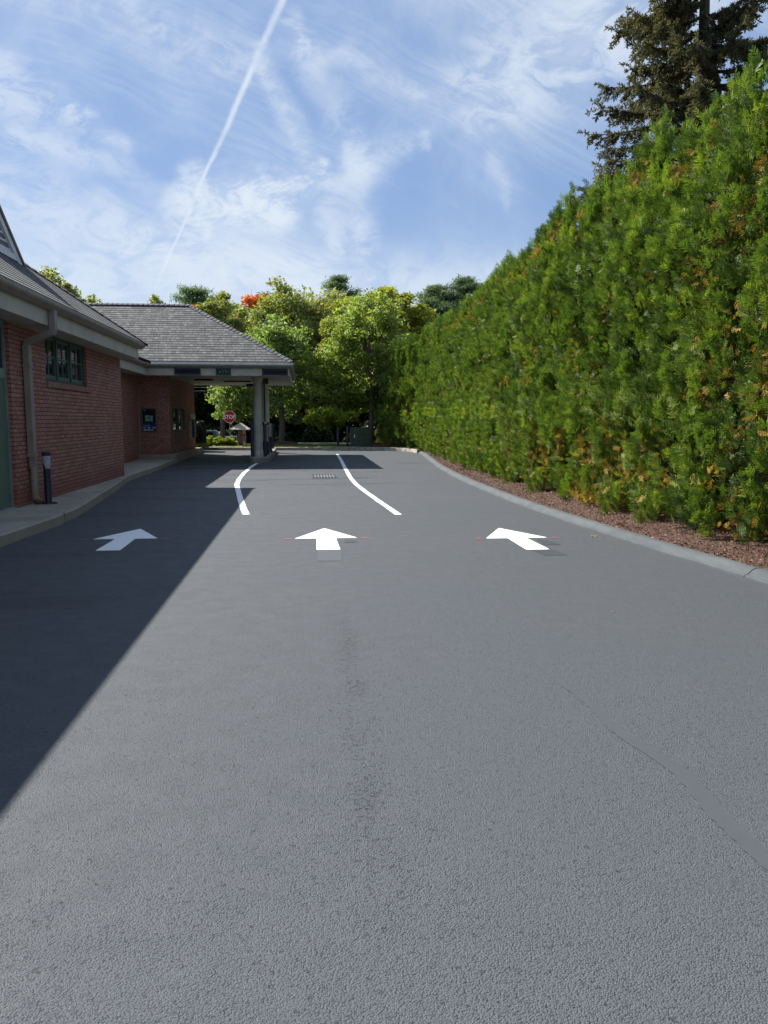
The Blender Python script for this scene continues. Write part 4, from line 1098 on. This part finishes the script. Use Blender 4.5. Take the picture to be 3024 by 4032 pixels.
def tree(name, label, cat, base, blobs, n_, leaf, m, bark=None, trunk_r=.16, group=None, seed=1, aspect=.55, rc=.8, nclump=90, fork=.35, lean=(0, 0), limbs=14, bottom=None, flat=.75):
    rs = np.random.default_rng(seed); t = thing(name, label, cat, base, group)
    Vs, Fs, Ts = [], [], []; off = 0; ccs = []
    tot_ = sum(b[1][0] * b[1][2] for b in blobs)
    for c, r in blobs:
        k = r[0] * r[2] / tot_
        cen, tint, cc = crown_points(rs, int(n_ * k), max(12, int(nclump * k)), c, r, rc, bottom=bottom, flat=flat); ccs.append(cc)
        V, F, tt = leaf_quads(rs, cen, leaf * (.6 + .8 * rs.random(len(cen))), aspect, tint)
        Vs.append(V); Fs.append(F + off); Ts.append(tt); off += len(V)
    np_mesh('crown', np.concatenate(Vs), np.concatenate(Fs), m, t, np.concatenate(Ts))
    cc = np.concatenate(ccs); c0 = np.array(blobs[0][0]); r0 = blobs[0][1]
    b0 = Vector(base); fk_ = Vector((base[0] + lean[0], base[1] + lean[1], max(base[2] + .6, c0[2] - r0[2] * (1 - fork)))); tp = Vector((c0[0], c0[1], c0[2] + r0[2] * .6))
    m_ = MB(); m_.tube([b0 - Vector((0, 0, .1)), b0 + Vector((0, 0, .25)), (b0 + fk_) / 2 + Vector((.04, .02, 0)), fk_, (fk_ + tp) / 2, tp], [trunk_r * 1.35, trunk_r * 1.05, trunk_r * .92, trunk_r * .8, trunk_r * .4, trunk_r * .12], 9)
    for i in range(limbs):
        q = Vector(cc[int(rs.integers(len(cc)))]); s_ = fk_.lerp(tp, float(rs.random()) * .6)
        if q.z < s_.z - .5: q.z = s_.z
        md = s_.lerp(q, .5) + Vector((0, 0, .15 * (q - s_).length))
        m_.tube([s_, md, q], [trunk_r * .38, trunk_r * .22, trunk_r * .07], 5, caps=False)
    m_.build('trunk', bark or M_bark, t, smooth=True)
    return t

# --- the clipped arborvitae hedge
rs = np.random.default_rng(11)
SPT = [(.08, 1), (.14, -1), (.26, 1), (.32, -1), (.44, 1), (.50, -1), (.60, 1), (.66, -1), (.76, 1), (.84, -1)]
def sprays(rs, cen, d, L, tint):
    """flat scale-leaf sprays: a tapering stem with pairs of narrow side fronds"""
    n_ = len(cen); d = unit(d); s = unit(np.cross(d, rs.normal(size=(n_, 3)) * (1, 1, .35)))
    out = []
    Lc = L[:, None]
    def rh(p, u, l, wd):
        q = unit(np.cross(np.cross(d, s), u))
        return np.stack([p, p + u * l * .45 + q * wd, p + u * l, p + u * l * .45 - q * wd], 1)
    out.append(rh(cen, d, Lc, Lc * .036))
    for tt, sg_ in SPT:
        bend = .72
        u = unit(d * (1 - bend * .35) + s * sg_ * bend + rs.normal(size=(n_, 3)) * .13)
        out.append(rh(cen + d * Lc * tt, u, Lc * (.54 - .30 * tt) * (.8 + .4 * rs.random((n_, 1))), Lc * .044))
    V = np.stack(out, 1)           # n, 11, 4, 3
    k = V.shape[1]
    return V.reshape(-1, 3), np.repeat(tint, k * 4)
PLH = 5.48
def arborvitae_mesh(seed, ncl=680, per=17):
    rs = np.random.default_rng(seed)
    h = (rs.random(ncl) ** .93) * PLH
    th = rs.random(ncl) * 2 * math.pi
    hz = h / PLH
    # half sizes: x (across the hedge), y (along it)
    taper = np.where(hz > .72, np.sqrt(np.clip(1 - ((hz - .72) / .30) ** 2, 0.02, 1)), 1.0) * np.where(hz < .04, .90 + hz * 2.5, 1.0)
    hx = (1.12 - .42 * hz) * (.45 + .55 * taper); hy = .80 * (.35 + .65 * taper)
    ph_ = rs.random(4) * 6.28
    lump = 1 + .12 * np.sin(h * 3.1 + ph_[0] + 2 * th) + .11 * np.sin(h * 7.3 + ph_[1] - 3 * th) + .05 * np.sin(5 * th + ph_[2] + h) + .11 * np.sin(11 * th + ph_[2] + .5 * np.sin(h * 1.7)) + .09 * rs.normal(size=ncl)
    lump = np.where(hz < .10, np.minimum(lump, .96), lump)
    ex = .75
    cx_ = np.sign(np.cos(th)) * np.abs(np.cos(th)) ** ex * hx * lump; cy_ = np.sign(np.sin(th)) * np.abs(np.sin(th)) ** ex * hy * lump
    depth = rs.random(ncl) ** 2.2 * .45
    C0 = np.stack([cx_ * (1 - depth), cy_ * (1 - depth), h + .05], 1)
    nrm_ = unit(np.stack([cx_ / hx ** 2, cy_ / hy ** 2, .18 + 1.6 * (1 - taper)], 1))
    idx = np.repeat(np.arange(ncl), per); n_ = len(idx)
    d = nrm_[idx] * 1.0 + np.array([0, 0, .75]) + rs.normal(size=(n_, 3)) * .45
    ct = rs.random(ncl)
    big = .5 + .5 * np.sin(h * 1.3 + ph_[3] + th * 2)
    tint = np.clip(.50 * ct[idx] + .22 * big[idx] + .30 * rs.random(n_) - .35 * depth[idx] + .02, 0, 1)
    cen = C0[idx] + rs.normal(size=(n_, 3)) * (.042, .042, .10) - unit(d) * .05
    L = .10 + .11 * rs.random(n_)
    V, T_ = sprays(rs, cen, d, L, tint)
    # inner brown sprays
    nb = 1150
    hb = rs.random(nb) * PLH * .93; tb = rs.random(nb) * 6.28; k = .50 + .34 * rs.random(nb)
    hzb = hb / PLH
    grp = rs.random((26, 2)) * (PLH, 6.28); gi = rs.integers(0, 26, nb)
    hb = np.clip(grp[gi, 0] + rs.normal(size=nb) * .22, .15, PLH * .93); tb = grp[gi, 1] + rs.normal(size=nb) * .28; hzb = hb / PLH
    k = .66 + .30 * rs.random(nb)
    cb = np.stack([np.sign(np.cos(tb)) * np.abs(np.cos(tb)) ** ex * (1.12 - .42 * hzb) * k, np.sign(np.sin(tb)) * np.abs(np.sin(tb)) ** ex * .80 * k, hb], 1)
    db_ = rs.normal(size=(nb, 3)) + np.array([0, 0, -.2])
    V2, T2 = sprays(rs, cb, db_, .09 + .08 * rs.random(nb), rs.random(nb))
    # dark inner twigs
    m_ = MB(); m_.tube([(0, 0, -.05), (.03, .02, 2), (0, 0, 4), (0, 0, 5.5)], [.10, .08, .05, .02], 7)
    for i in range(90):
        z_ = rs.random() * 5.2 + .2; a_ = rs.random() * 6.28; l = (.95 - .09 * z_) * (.8 + .2 * rs.random())
        e_ = (math.cos(a_) * l, math.sin(a_) * l * .7, z_ + .35)
        m_.tube([(0, 0, z_), (e_[0] * .5, e_[1] * .5, z_ + .08), e_], [.018, .012, .004], 4, caps=False)
    return V, T_, V2, T2, m_
protos = []
def q4(V): return np.arange(len(V)).reshape(-1, 4)
HLAB = 'tall clipped green arborvitae in the hedge along the grey kerb'
HGRP = 'arborvitae making up the tall hedge'
for i in range(4):
    V, T_, V2, T2, m_ = arborvitae_mesh(20 + i)
    t = thing('arborvitae', HLAB, 'hedge plant', (0, 0, 0), HGRP)
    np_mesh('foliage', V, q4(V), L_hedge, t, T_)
    np_mesh('dead_foliage', V2, q4(V2), L_dead, t, T2)
    m_.build('trunk', M_barkdk, t)
    protos.append(t)
def hedge_x(y):     # face of the hedge at ground level
    pts = [(-4, 4.95), (6, 4.88), (9, 4.77), (12, 4.66), (16, 4.57), (20, 4.62), (24, 4.78), (28, 4.98), (32, 5.10), (36, 5.10), (37.5, 4.55), (39, 4.05), (43, 3.75), (46, 3.8)]
    for (a_, b_), (c_, d_) in zip(pts, pts[1:]):
        if a_ <= y <= c_: return b_ + (d_ - b_) * (y - a_) / (c_ - a_)
    return 4.5
yh = 4.6; i = 0; rngh = random.Random(5)
while yh < 43:
    pr = protos[i % 4] if i < 4 else protos[rngh.randrange(4)]
    sx = rngh.uniform(.95, 1.06); sz = rngh.uniform(.965, 1.03)
    loc = (hedge_x(yh) + 1.10 * sx + rngh.uniform(-.05, .07), yh, gz(min(yh, 38)) + .14)
    flip = rngh.choice((0, math.pi))
    if yh > 38: sz *= .95 if yh < 40 else .88
    if i < 4:
        pr.location = loc; pr.rotation_euler = (0, 0, flip); pr.scale = (sx, 1.0, sz)
    else: copy_tree(pr, loc, rotz=flip, scale=(sx, rngh.uniform(.95, 1.1), sz))
    yh += rngh.uniform(1.12, 1.32); i += 1

# --- old spruce behind the hedge
def spruce():
    rs = np.random.default_rng(3)
    base = (10.6, 18.6, .1)
    t = thing('old_spruce', 'tall ragged brown-green spruce rising behind the hedge', 'tree', base)
    m_ = MB()
    tr_ = [(10.6, 18.6, 0), (10.4, 18.5, 4), (9.2, 18.3, 7.2), (9.55, 18.1, 7.9), (9.55, 18.0, 9.2), (9.2, 18.0, 10.5), (9.15, 18.0, 13.5), (9.2, 18, 15.5)]
    m_.tube(tr_, [.34, .28, .20, .17, .14, .12, .08, .02], 9)
    # second stem low on the left
    m_.tube([(9.6, 18.4, 6.3), (8.3, 18.1, 7.6), (7.8, 18.0, 7.9)], [.13, .09, .05], 7)
    twigs = []
    def trunk_at(z_):
        for a_, b_ in zip(tr_, tr_[1:]):
            if a_[2] <= z_ <= b_[2]: return Vector(a_).lerp(Vector(b_), (z_ - a_[2]) / (b_[2] - a_[2]))
        return Vector(tr_[-1])
    z_ = 4.2
    while z_ < 15.2:
        for k in range(5):
            az = rs.random() * 6.28
            if rs.random() < .5: az = math.pi + rs.normal() * .7
            l = (3.5 - (z_ - 4.2) * .20) * (.62 + .5 * rs.random())
            if 7.9 < z_ < 8.3: l *= .6
            s_ = trunk_at(z_); d = Vector((math.cos(az), math.sin(az), -.02 - .12 * rs.random()))
            pts = [s_]
            for q in range(1, 6):
                f = q / 5; pts.append(s_ + d * l * f + Vector((0, 0, -.38 * math.sin(f * 3.14 * .6) + .34 * f * f)))
            m_.tube(pts, [.045, .038, .03, .022, .015, .006], 5, caps=False)
            for q in range(int(l * 20)):
                f = .16 + .84 * rs.random(); i_ = min(int(f * 5), 4); p = pts[i_].lerp(pts[i_ + 1], f * 5 - i_)
                sdv = Vector((-d.y, d.x, 0)) * (1 if rs.random() < .5 else -1)
                tl = (.22 + .40 * rs.random()) * (1.1 - .45 * f)
                td = (d * .55 + sdv * .8 * rs.random() + Vector((0, 0, -.75 + .75 * rs.random()))).normalized()
                twigs.append((p, td, tl))
            twigs.append((pts[-1], (d + Vector((0, 0, .7))).normalized(), .32)); twigs.append((pts[-2], (d + Vector((0, 0, .9))).normalized(), .25))
        z_ += .30
    # tufts of short needles along every twig
    cen, dr, tn = [], [], []
    for p, td, tl in twigs:
        nt_ = int(tl / .038); c0 = rs.random()
        for q in range(nt_):
            f = q / nt_
            for r_i in range(5):
                cen.append(tuple(p + td * tl * f + Vector((0, 0, -.06 * f * f)))); v = td * .8 + Vector(rs.normal(size=3)) * .75; dr.append(tuple(v)); tn.append(c0 * .75 + .25 * rs.random())
    cen = np.array(cen); dr = unit(np.array(dr)); tn = np.array(tn); n_ = len(cen)
    s = unit(np.cross(dr, rs.normal(size=(n_, 3)))); l = (.075 + .045 * rs.random(n_))[:, None]
    V = np.stack([cen, cen + dr * l * .5 + s * .015, cen + dr * l, cen + dr * l * .5 - s * .015], 1).reshape(-1, 3)
    np_mesh('crown', V, q4(V), L_spruce, t, np.repeat(tn, 4))
    m_.build('trunk', M_barkdk, t, smooth=True)
spruce()

# --- maples just beyond the far kerb
tree('maple_tree', 'broad green maple beside the cabinet, crown meeting the hedge', 'tree', (3.45, 41.1, .3),
     [((3.1, 42.2, 5.0), (2.7, 2.2, 2.7)), ((3.4, 42.4, 7.0), (1.7, 1.6, 1.4)), ((1.5, 42.0, 3.6), (1.5, 1.5, 1.3)), ((4.2, 42.6, 3.0), (1.5, 1.4, 1.3)), ((2.4, 42.2, 2.9), (2.3, 1.5, 1.1))], 40000, .088, L_maple, trunk_r=.12, seed=5, rc=.48, nclump=380, limbs=26, bottom=1.75)
tree('maple_branch_tree', 'low yellow-green sapling spreading left of the cabinet', 'tree', (2.9, 40.6, .3),
     [((1.25, 39.5, 1.72), (1.25, .5, .40)), ((.9, 39.5, 1.85), (.8, .45, .33))], 4600, .075, L_bush, trunk_r=.05, seed=6, rc=.28, nclump=60, limbs=8)  # lighter shrub leaf colour stands in for sunlight on the sapling
tree('maple_tree', 'dense shaded maple seen through the canopy behind the columns', 'tree', (-1.3, 42.3, .3),
     [((-1.9, 43.3, 4.0), (2.9, 2.2, 2.4)), ((-1.6, 43.3, 5.7), (1.7, 1.6, 1.2)), ((-3.7, 43.0, 2.9), (1.4, 1.4, 1.7))], 25000, .088, L_mapledk, trunk_r=.17, seed=8, rc=.5, nclump=330, limbs=26, bottom=1.75)
# --- taller trees behind
BG = 'tall trees of the wood behind the lot'
tree('tall_tree', 'big green and bronze tree rising behind the canopy hip', 'tree', (-1.5, 57, -1),
     [((-1.0, 57, 6.0), (4.4, 3.5, 4.6)), ((-3.5, 57, 7.2), (1.9, 2, 2.3)), ((1.6, 57.5, 7.0), (2.8, 3, 3.9)), ((-.8, 56.5, 8.2), (2.6, 2.4, 2.7)), ((-2.4, 56.5, 4.5), (3.4, 2.4, 3.0))], 80000, .12, L_mid, trunk_r=.25, group=BG, seed=12, rc=.8, nclump=520, limbs=22)
tree('tall_tree', 'tall yellow-green tree peaking in the middle of the treeline', 'tree', (4.8, 50, -.6),
     [((4.8, 50.2, 6.6), (2.1, 2.0, 3.0)), ((4.75, 50, 9.2), (.85, .9, 1.15)), ((3.0, 51, 6.4), (1.8, 1.6, 2.6)), ((2.9, 51, 8.6), (.9, .9, .9))], 34000, .10, L_yellow, trunk_r=.17, group=BG, seed=13, rc=.5, nclump=260, limbs=20)
tree('tall_tree', 'yellow-green tree standing right of the middle peak, before the pines', 'tree', (7.1, 51, -.6),
     [((7.0, 51.2, 6.0), (1.9, 1.9, 3.0)), ((6.9, 51, 8.7), (.95, .9, 1.15)), ((7.9, 51.5, 4.8), (1.7, 1.5, 2.8)), ((8.6, 52, 3.6), (1.4, 1.4, 2.6))], 36000, .10, L_yellow, trunk_r=.16, group=BG, seed=14, rc=.5, nclump=220, limbs=20)
tree('tall_tree', 'bright orange tree showing above the canopy roof', 'tree', (-3.9, 64, -1.1),
     [((-3.9, 64, 9.3), (1.6, 1.3, 2.1)), ((-4.5, 64, 9.9), (1.0, .9, 1.1))], 15000, .12, L_orange, trunk_r=.15, group=BG, seed=15, rc=.6, nclump=60, limbs=12)
tree('tall_tree', 'rounded light green tree just right of the canopy ridge end', 'tree', (-5.6, 53, -.8),
     [((-5.7, 53, 6.6), (1.6, 1.5, 3.0)), ((-6.1, 53, 8.2), (.95, 1, 1.2))], 15000, .11, L_mid, trunk_r=.17, group=BG, seed=16, rc=.5, nclump=110, limbs=16)
tree('tall_tree', 'dark green tree between the rounded tree and the orange one', 'tree', (-4.7, 58, -.8),
     [((-4.8, 58, 7.6), (1.5, 1.4, 2.2))], 8000, .12, L_mapledk, trunk_r=.15, group=BG, seed=161, rc=.6, nclump=70, limbs=12)
for (x, y, zt, sd_, lb, mm) in ((-12.0, 50, 8.7, 17, 'green treetop above the canopy ridge, farthest left', L_yellow), (-10.8, 51, 8.6, 18, 'pale green treetop above the ridge, second from the left', L_mid), (-9.4, 52, 9.35, 19, 'olive treetop above the ridge, left of the dark pine', L_mid), (-8.0, 58, 10.1, 20, 'orange-tinged treetop at the foot of the dark pine', L_orange)):
    tree('tall_tree', lb, 'tree', (x, y, -.8), [((x, y, zt - 1.9), (1.05, 1.1, 1.75))], 6000, .11, mm, trunk_r=.13, group=BG, seed=sd_, rc=.5, nclump=60, limbs=12)
tree('tall_tree', 'leafy tree showing over the slope of the main roof', 'tree', (-13.6, 45, -.2),
     [((-13.7, 45, 7.8), (1.5, 1.6, 2.0)), ((-12.6, 45, 7.2), (1.1, 1.2, 1.5))], 14000, .11, L_mid, trunk_r=.18, group=BG, seed=21, rc=.5, nclump=110, limbs=18)
def pine(label, base, h, r, seed, n_=16000):
    rs = np.random.default_rng(seed); t = thing('pine_tree', label, 'tree', base, 'dark pines behind the treeline')
    m_ = MB(); b0 = Vector(base); m_.tube([b0, b0 + Vector((0, 0, h * .5)), b0 + Vector((0, 0, h))], [.22, .15, .03], 8)
    cl = []
    zz = h * .35
    while zz < h:
        f = (zz - h * .35) / (h * .65); rr = r * (1 - f) ** .42 * 1.0 + .25
        for k in range(5):
            az = rs.random() * 6.28; l = rr * (.6 + .5 * rs.random()); e_ = b0 + Vector((math.cos(az) * l, math.sin(az) * l, zz + .25 * l))
            m_.tube([b0 + Vector((0, 0, zz)), e_], [.05, .015], 4, caps=False)
            for q in range(3): cl.append(tuple((b0 + Vector((0, 0, zz))).lerp(e_, .45 + .3 * q)))
        zz += h * .65 / 13
    cl = np.array(cl); idx = rs.integers(0, len(cl), n_)
    cen = cl[idx] + rs.normal(size=(n_, 3)) * (.33, .33, .16); tt = np.clip(rs.random(len(cl))[idx] * .7 + .3 * rs.random(n_), 0, 1)
    V, F, T_ = leaf_quads(rs, cen, .15 + .1 * rs.random(n_), .14, tt, up=np.array([0, 0, .5]))
    np_mesh('crown', V, F, L_pine, t, T_); m_.build('trunk', M_barkdk, t)
pine('dark pine rising over the middle treeline', (3.3, 75, -1.1), 15.9, 3.0, 31, 22000)
pine('dark pine right of the yellow-green trees', (10.4, 62, -1.1), 12.9, 2.9, 32, 26000)
pine('dark pine nearest the hedge top', (12.7, 62, -1.1), 13.6, 2.7, 33, 24000)
pine('dark rounded pine above the canopy ridge', (-8.5, 64, -1.1), 13.3, 2.3, 34, 20000)
pine('small dark pine at the left shoulder of the bronze tree', (-3.0, 66, -1.1), 13.3, 1.5, 35, 9000)
# understorey: one dark mass nobody could count
rs = np.random.default_rng(40); n_ = 90000
cx_ = rs.uniform(-22, 18, n_); cy_ = rs.uniform(56.5, 60.0, n_) + 1.6 * np.sin(cx_ * .8); cz_ = -1.0 + rs.random(n_) ** .9 * (6.4 + 1.2 * np.sin(cx_ * 1.3) + .8 * np.sin(cx_ * 3.1 + 2))
cz_ = np.where((cx_ > -8.3) & (cx_ < -4.6) & (cz_ < 1.05), cz_ + 2.2, cz_)
nb = 26000
cx_ = np.concatenate([cx_, rs.uniform(-24, 4, nb)]); cy_ = np.concatenate([cy_, rs.uniform(84, 87, nb)]); cz_ = np.concatenate([cz_, -1.1 + rs.random(nb) * 7]); n_ += nb
V, F, T_ = leaf_quads(rs, np.stack([cx_, cy_, cz_], 1), .13 + .10 * rs.random(n_), .6, np.clip(rs.random(n_) * .5 + .5 * (.5 + .5 * np.sin(cx_ * 2 + cz_ * 1.7)), 0, 1))
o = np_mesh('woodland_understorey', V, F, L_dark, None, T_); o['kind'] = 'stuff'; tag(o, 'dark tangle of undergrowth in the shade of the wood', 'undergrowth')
n_ = 26000; cx_ = rs.uniform(-1.8, 9, n_); cy_ = rs.uniform(47.2, 49.0, n_); cz_ = -.35 + rs.random(n_) ** 1.3 * (1.1 + .5 * np.sin(cx_ * 2.1) + .35 * np.sin(cx_ * 5 + 1))
V, F, T_ = leaf_quads(rs, np.stack([cx_, cy_, cz_], 1), .07 + .06 * rs.random(n_), .6, np.clip(rs.random(n_), 0, 1))
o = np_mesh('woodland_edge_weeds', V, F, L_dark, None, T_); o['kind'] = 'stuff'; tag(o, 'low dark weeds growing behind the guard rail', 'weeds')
for i, (x0_, x1_) in enumerate(((2.0, 1.2), (5.0, 5.8))):
    t = thing('leaning_trunk', ('bare leaning trunk in the dark wood left of the bollards', 'bare leaning trunk in the dark wood behind the hedge end')[i], 'tree trunk', (x0_, 50, -.5)); m_ = MB()
    m_.tube([(x0_, 50, -.5), (x1_, 50.3, 1.2), (x1_ - (x0_ - x1_) * .5, 50.6, 3)], [.09, .07, .04], 7); m_.build('trunk', M_bark, t)
# shrubs
def shrub(name, label, c, r, n_, leaf, m, seed, group=None, asp=.4, up=None):
    rs = np.random.default_rng(seed); t = thing(name, label, 'shrub', (c[0], c[1], c[2] - r[2]), group)
    cen, tint, cc = crown_points(rs, n_, 46, c, r, min(r) * .38, surf=3)
    cen[:, 2] = np.maximum(cen[:, 2], c[2] - r[2] + .02)
    V, F, tt = leaf_quads(rs, cen, leaf * (.6 + .8 * rs.random(len(cen))), asp, tint, up=up)
    np_mesh('foliage', V, F, m, t, tt)
    m_ = MB()
    for q in cc[:12]: m_.tube([(c[0], c[1], c[2] - r[2]), tuple(q)], [.02, .006], 4, caps=False)
    m_.build('stems', M_barkdk, t); return t
GS = 'golden shrubs behind the far kerb'
shrub('golden_shrub', 'golden shrub nearest the dark yew', (-4.95, 40.0, .50), (.42, .4, .27), 3000, .05, L_bush, 51, GS, up=np.array([0, 0, .6]))
shrub('golden_shrub', 'taller golden shrub left of the stop sign post', (-4.45, 39.9, .48), (.40, .4, .25), 3000, .05, L_bush, 52, GS, up=np.array([0, 0, .6]))
shrub('golden_shrub', 'golden shrub round the stop sign post', (-3.95, 39.9, .50), (.36, .36, .26), 3000, .05, L_bush, 53, GS, up=np.array([0, 0, .6]))
shrub('golden_shrub', 'small golden shrub between stop sign and brick kiosk', (-3.65, 39.8, .42), (.18, .2, .18), 1400, .045, L_bush, 54, GS, up=np.array([0, 0, .6]))
shrub('juniper', 'low blue-green juniper spilling over the booth kerb', (-5.15, 37.15, .42), (.55, .5, .14), 3600, .05, L_mapledk, 55, asp=.2)
rs = np.random.default_rng(60); n_ = 42000; t = thing('yew_hedge', 'dark clipped yew standing behind the teller booth', 'shrub', (-5.6, 38.2, .3))
cx_ = -5.55 + np.clip(rs.normal(size=n_) * .6, -.72, .72); cy_ = 37.7 + rs.uniform(-.5, .6, n_); cz_ = .30 + rs.random(n_) * 1.28
cx_ = np.where(cz_ > 1.35, -5.55 + (cx_ + 5.55) * .86, cx_); cx_ = np.where(cz_ < .6, -5.55 + (cx_ + 5.55) * (.72 + .45 * (cz_ - .3) / .3 * .6), cx_)
V, F, T_ = leaf_quads(rs, np.stack([cx_, cy_, cz_], 1), .03 + .02 * rs.random(n_), .35, rs.random(n_)); np_mesh('foliage', V, F, L_yew, t, T_)
m_ = MB(); m_.tube([(-5.55, 37.8, .25), (-5.55, 37.8, 1.3)], .05, 7); m_.build('trunk', M_barkdk, t)
# grass blades on the verge
rs = np.random.default_rng(70); n_ = 16000; cx_ = rs.uniform(-4.5, 4.2, n_); cy_ = rs.uniform(38.75, 43, n_)
u = unit(np.stack([rs.normal(size=n_) * .3, rs.normal(size=n_) * .3, np.ones(n_)], 1)) * (.05 + .06 * rs.random(n_))[:, None]; c0 = np.stack([cx_, cy_, np.full(n_, .27)], 1); sdv = unit(np.stack([rs.normal(size=n_), rs.normal(size=n_), np.zeros(n_)], 1)) * .008
V = np.stack([c0 - sdv, c0 + sdv, c0 + u + sdv * .2, c0 + u - sdv * .2], 1).reshape(-1, 3)
o = np_mesh('grass', V, q4(V), L_mid, None, np.repeat(rs.random(n_), 4)); o['kind'] = 'stuff'; tag(o, 'short grass on the verge behind the far kerb', 'grass')
# mulch chips in the near bed
rs = np.random.default_rng(71); n_ = 9000; cy_ = 6 + rs.random(n_) ** 1.3 * 26; off_ = .18 + rs.random(n_) ** 1.2 * .95
kx = np.interp(cy_, [p[1] for p in kerb_path], [p[0] for p in kerb_path]); zb = np.interp(off_, [.175, .5, 1.2], [.09, .137, .175]) + np.maximum(0, .012 * (cy_ - 26)) + .012
V, F, T_ = leaf_quads(rs, np.stack([kx + off_, cy_, zb], 1), .012 + .016 * rs.random(n_), .3, rs.random(n_))
o = np_mesh('mulch_chips', V, F, leaf_mat('mulch_chip', [(0, (.040, .018, .012)), (.6, (.13, .060, .038)), (1, (.34, .19, .12))], .02, gloss=.2), None, T_); o['kind'] = 'stuff'; tag(o, 'loose reddish bark chips under the hedge', 'mulch')
# a few fallen leaves
M_lf = mat('fallen_leaf_tan', (.40, .28, .08), .7); M_lf2 = mat('fallen_leaf_orange', (.45, .10, .02), .7)
for i, (x, y, s_, mm, lb) in enumerate(((3.95, 10.2, .045, M_lf, 'small tan leaf lying at the foot of the grey kerb'), (-4.35, 21.7, .06, M_lf, 'pale fallen leaf on the shaded asphalt by the brick corner'),
        (-3.9, 22.6, .05, M_lf, 'tiny pale leaf on the shaded asphalt in the booth lane'), (2.55, 6.1, .016, M_lf2, 'tiny orange leaf on the sunlit asphalt right of centre'), (-1.9, 6.35, .012, M_lf, 'tiny pale speck of leaf in the shadow at the left'), (-4.55, 35.5, .07, M_lf, 'yellow leaf on the asphalt beside the booth base'))):
    z = gz(y) + .006; r_ = random.Random(i); m_ = MB(); a0 = r_.random() * 6
    pts = [(x + math.cos(a0 + k * 1.047) * s_ * (1 if k % 2 else .5), y + math.sin(a0 + k * 1.047) * s_ * (1 if k % 2 else .5), z + (.3 * s_ if k % 2 else 0)) for k in range(6)]
    for k in range(6): m_.face([(x, y, z), pts[k], pts[(k + 1) % 6]])
    o = m_.build('fallen_leaf', mm); tag(o, lb, 'leaf', 'fallen leaves')
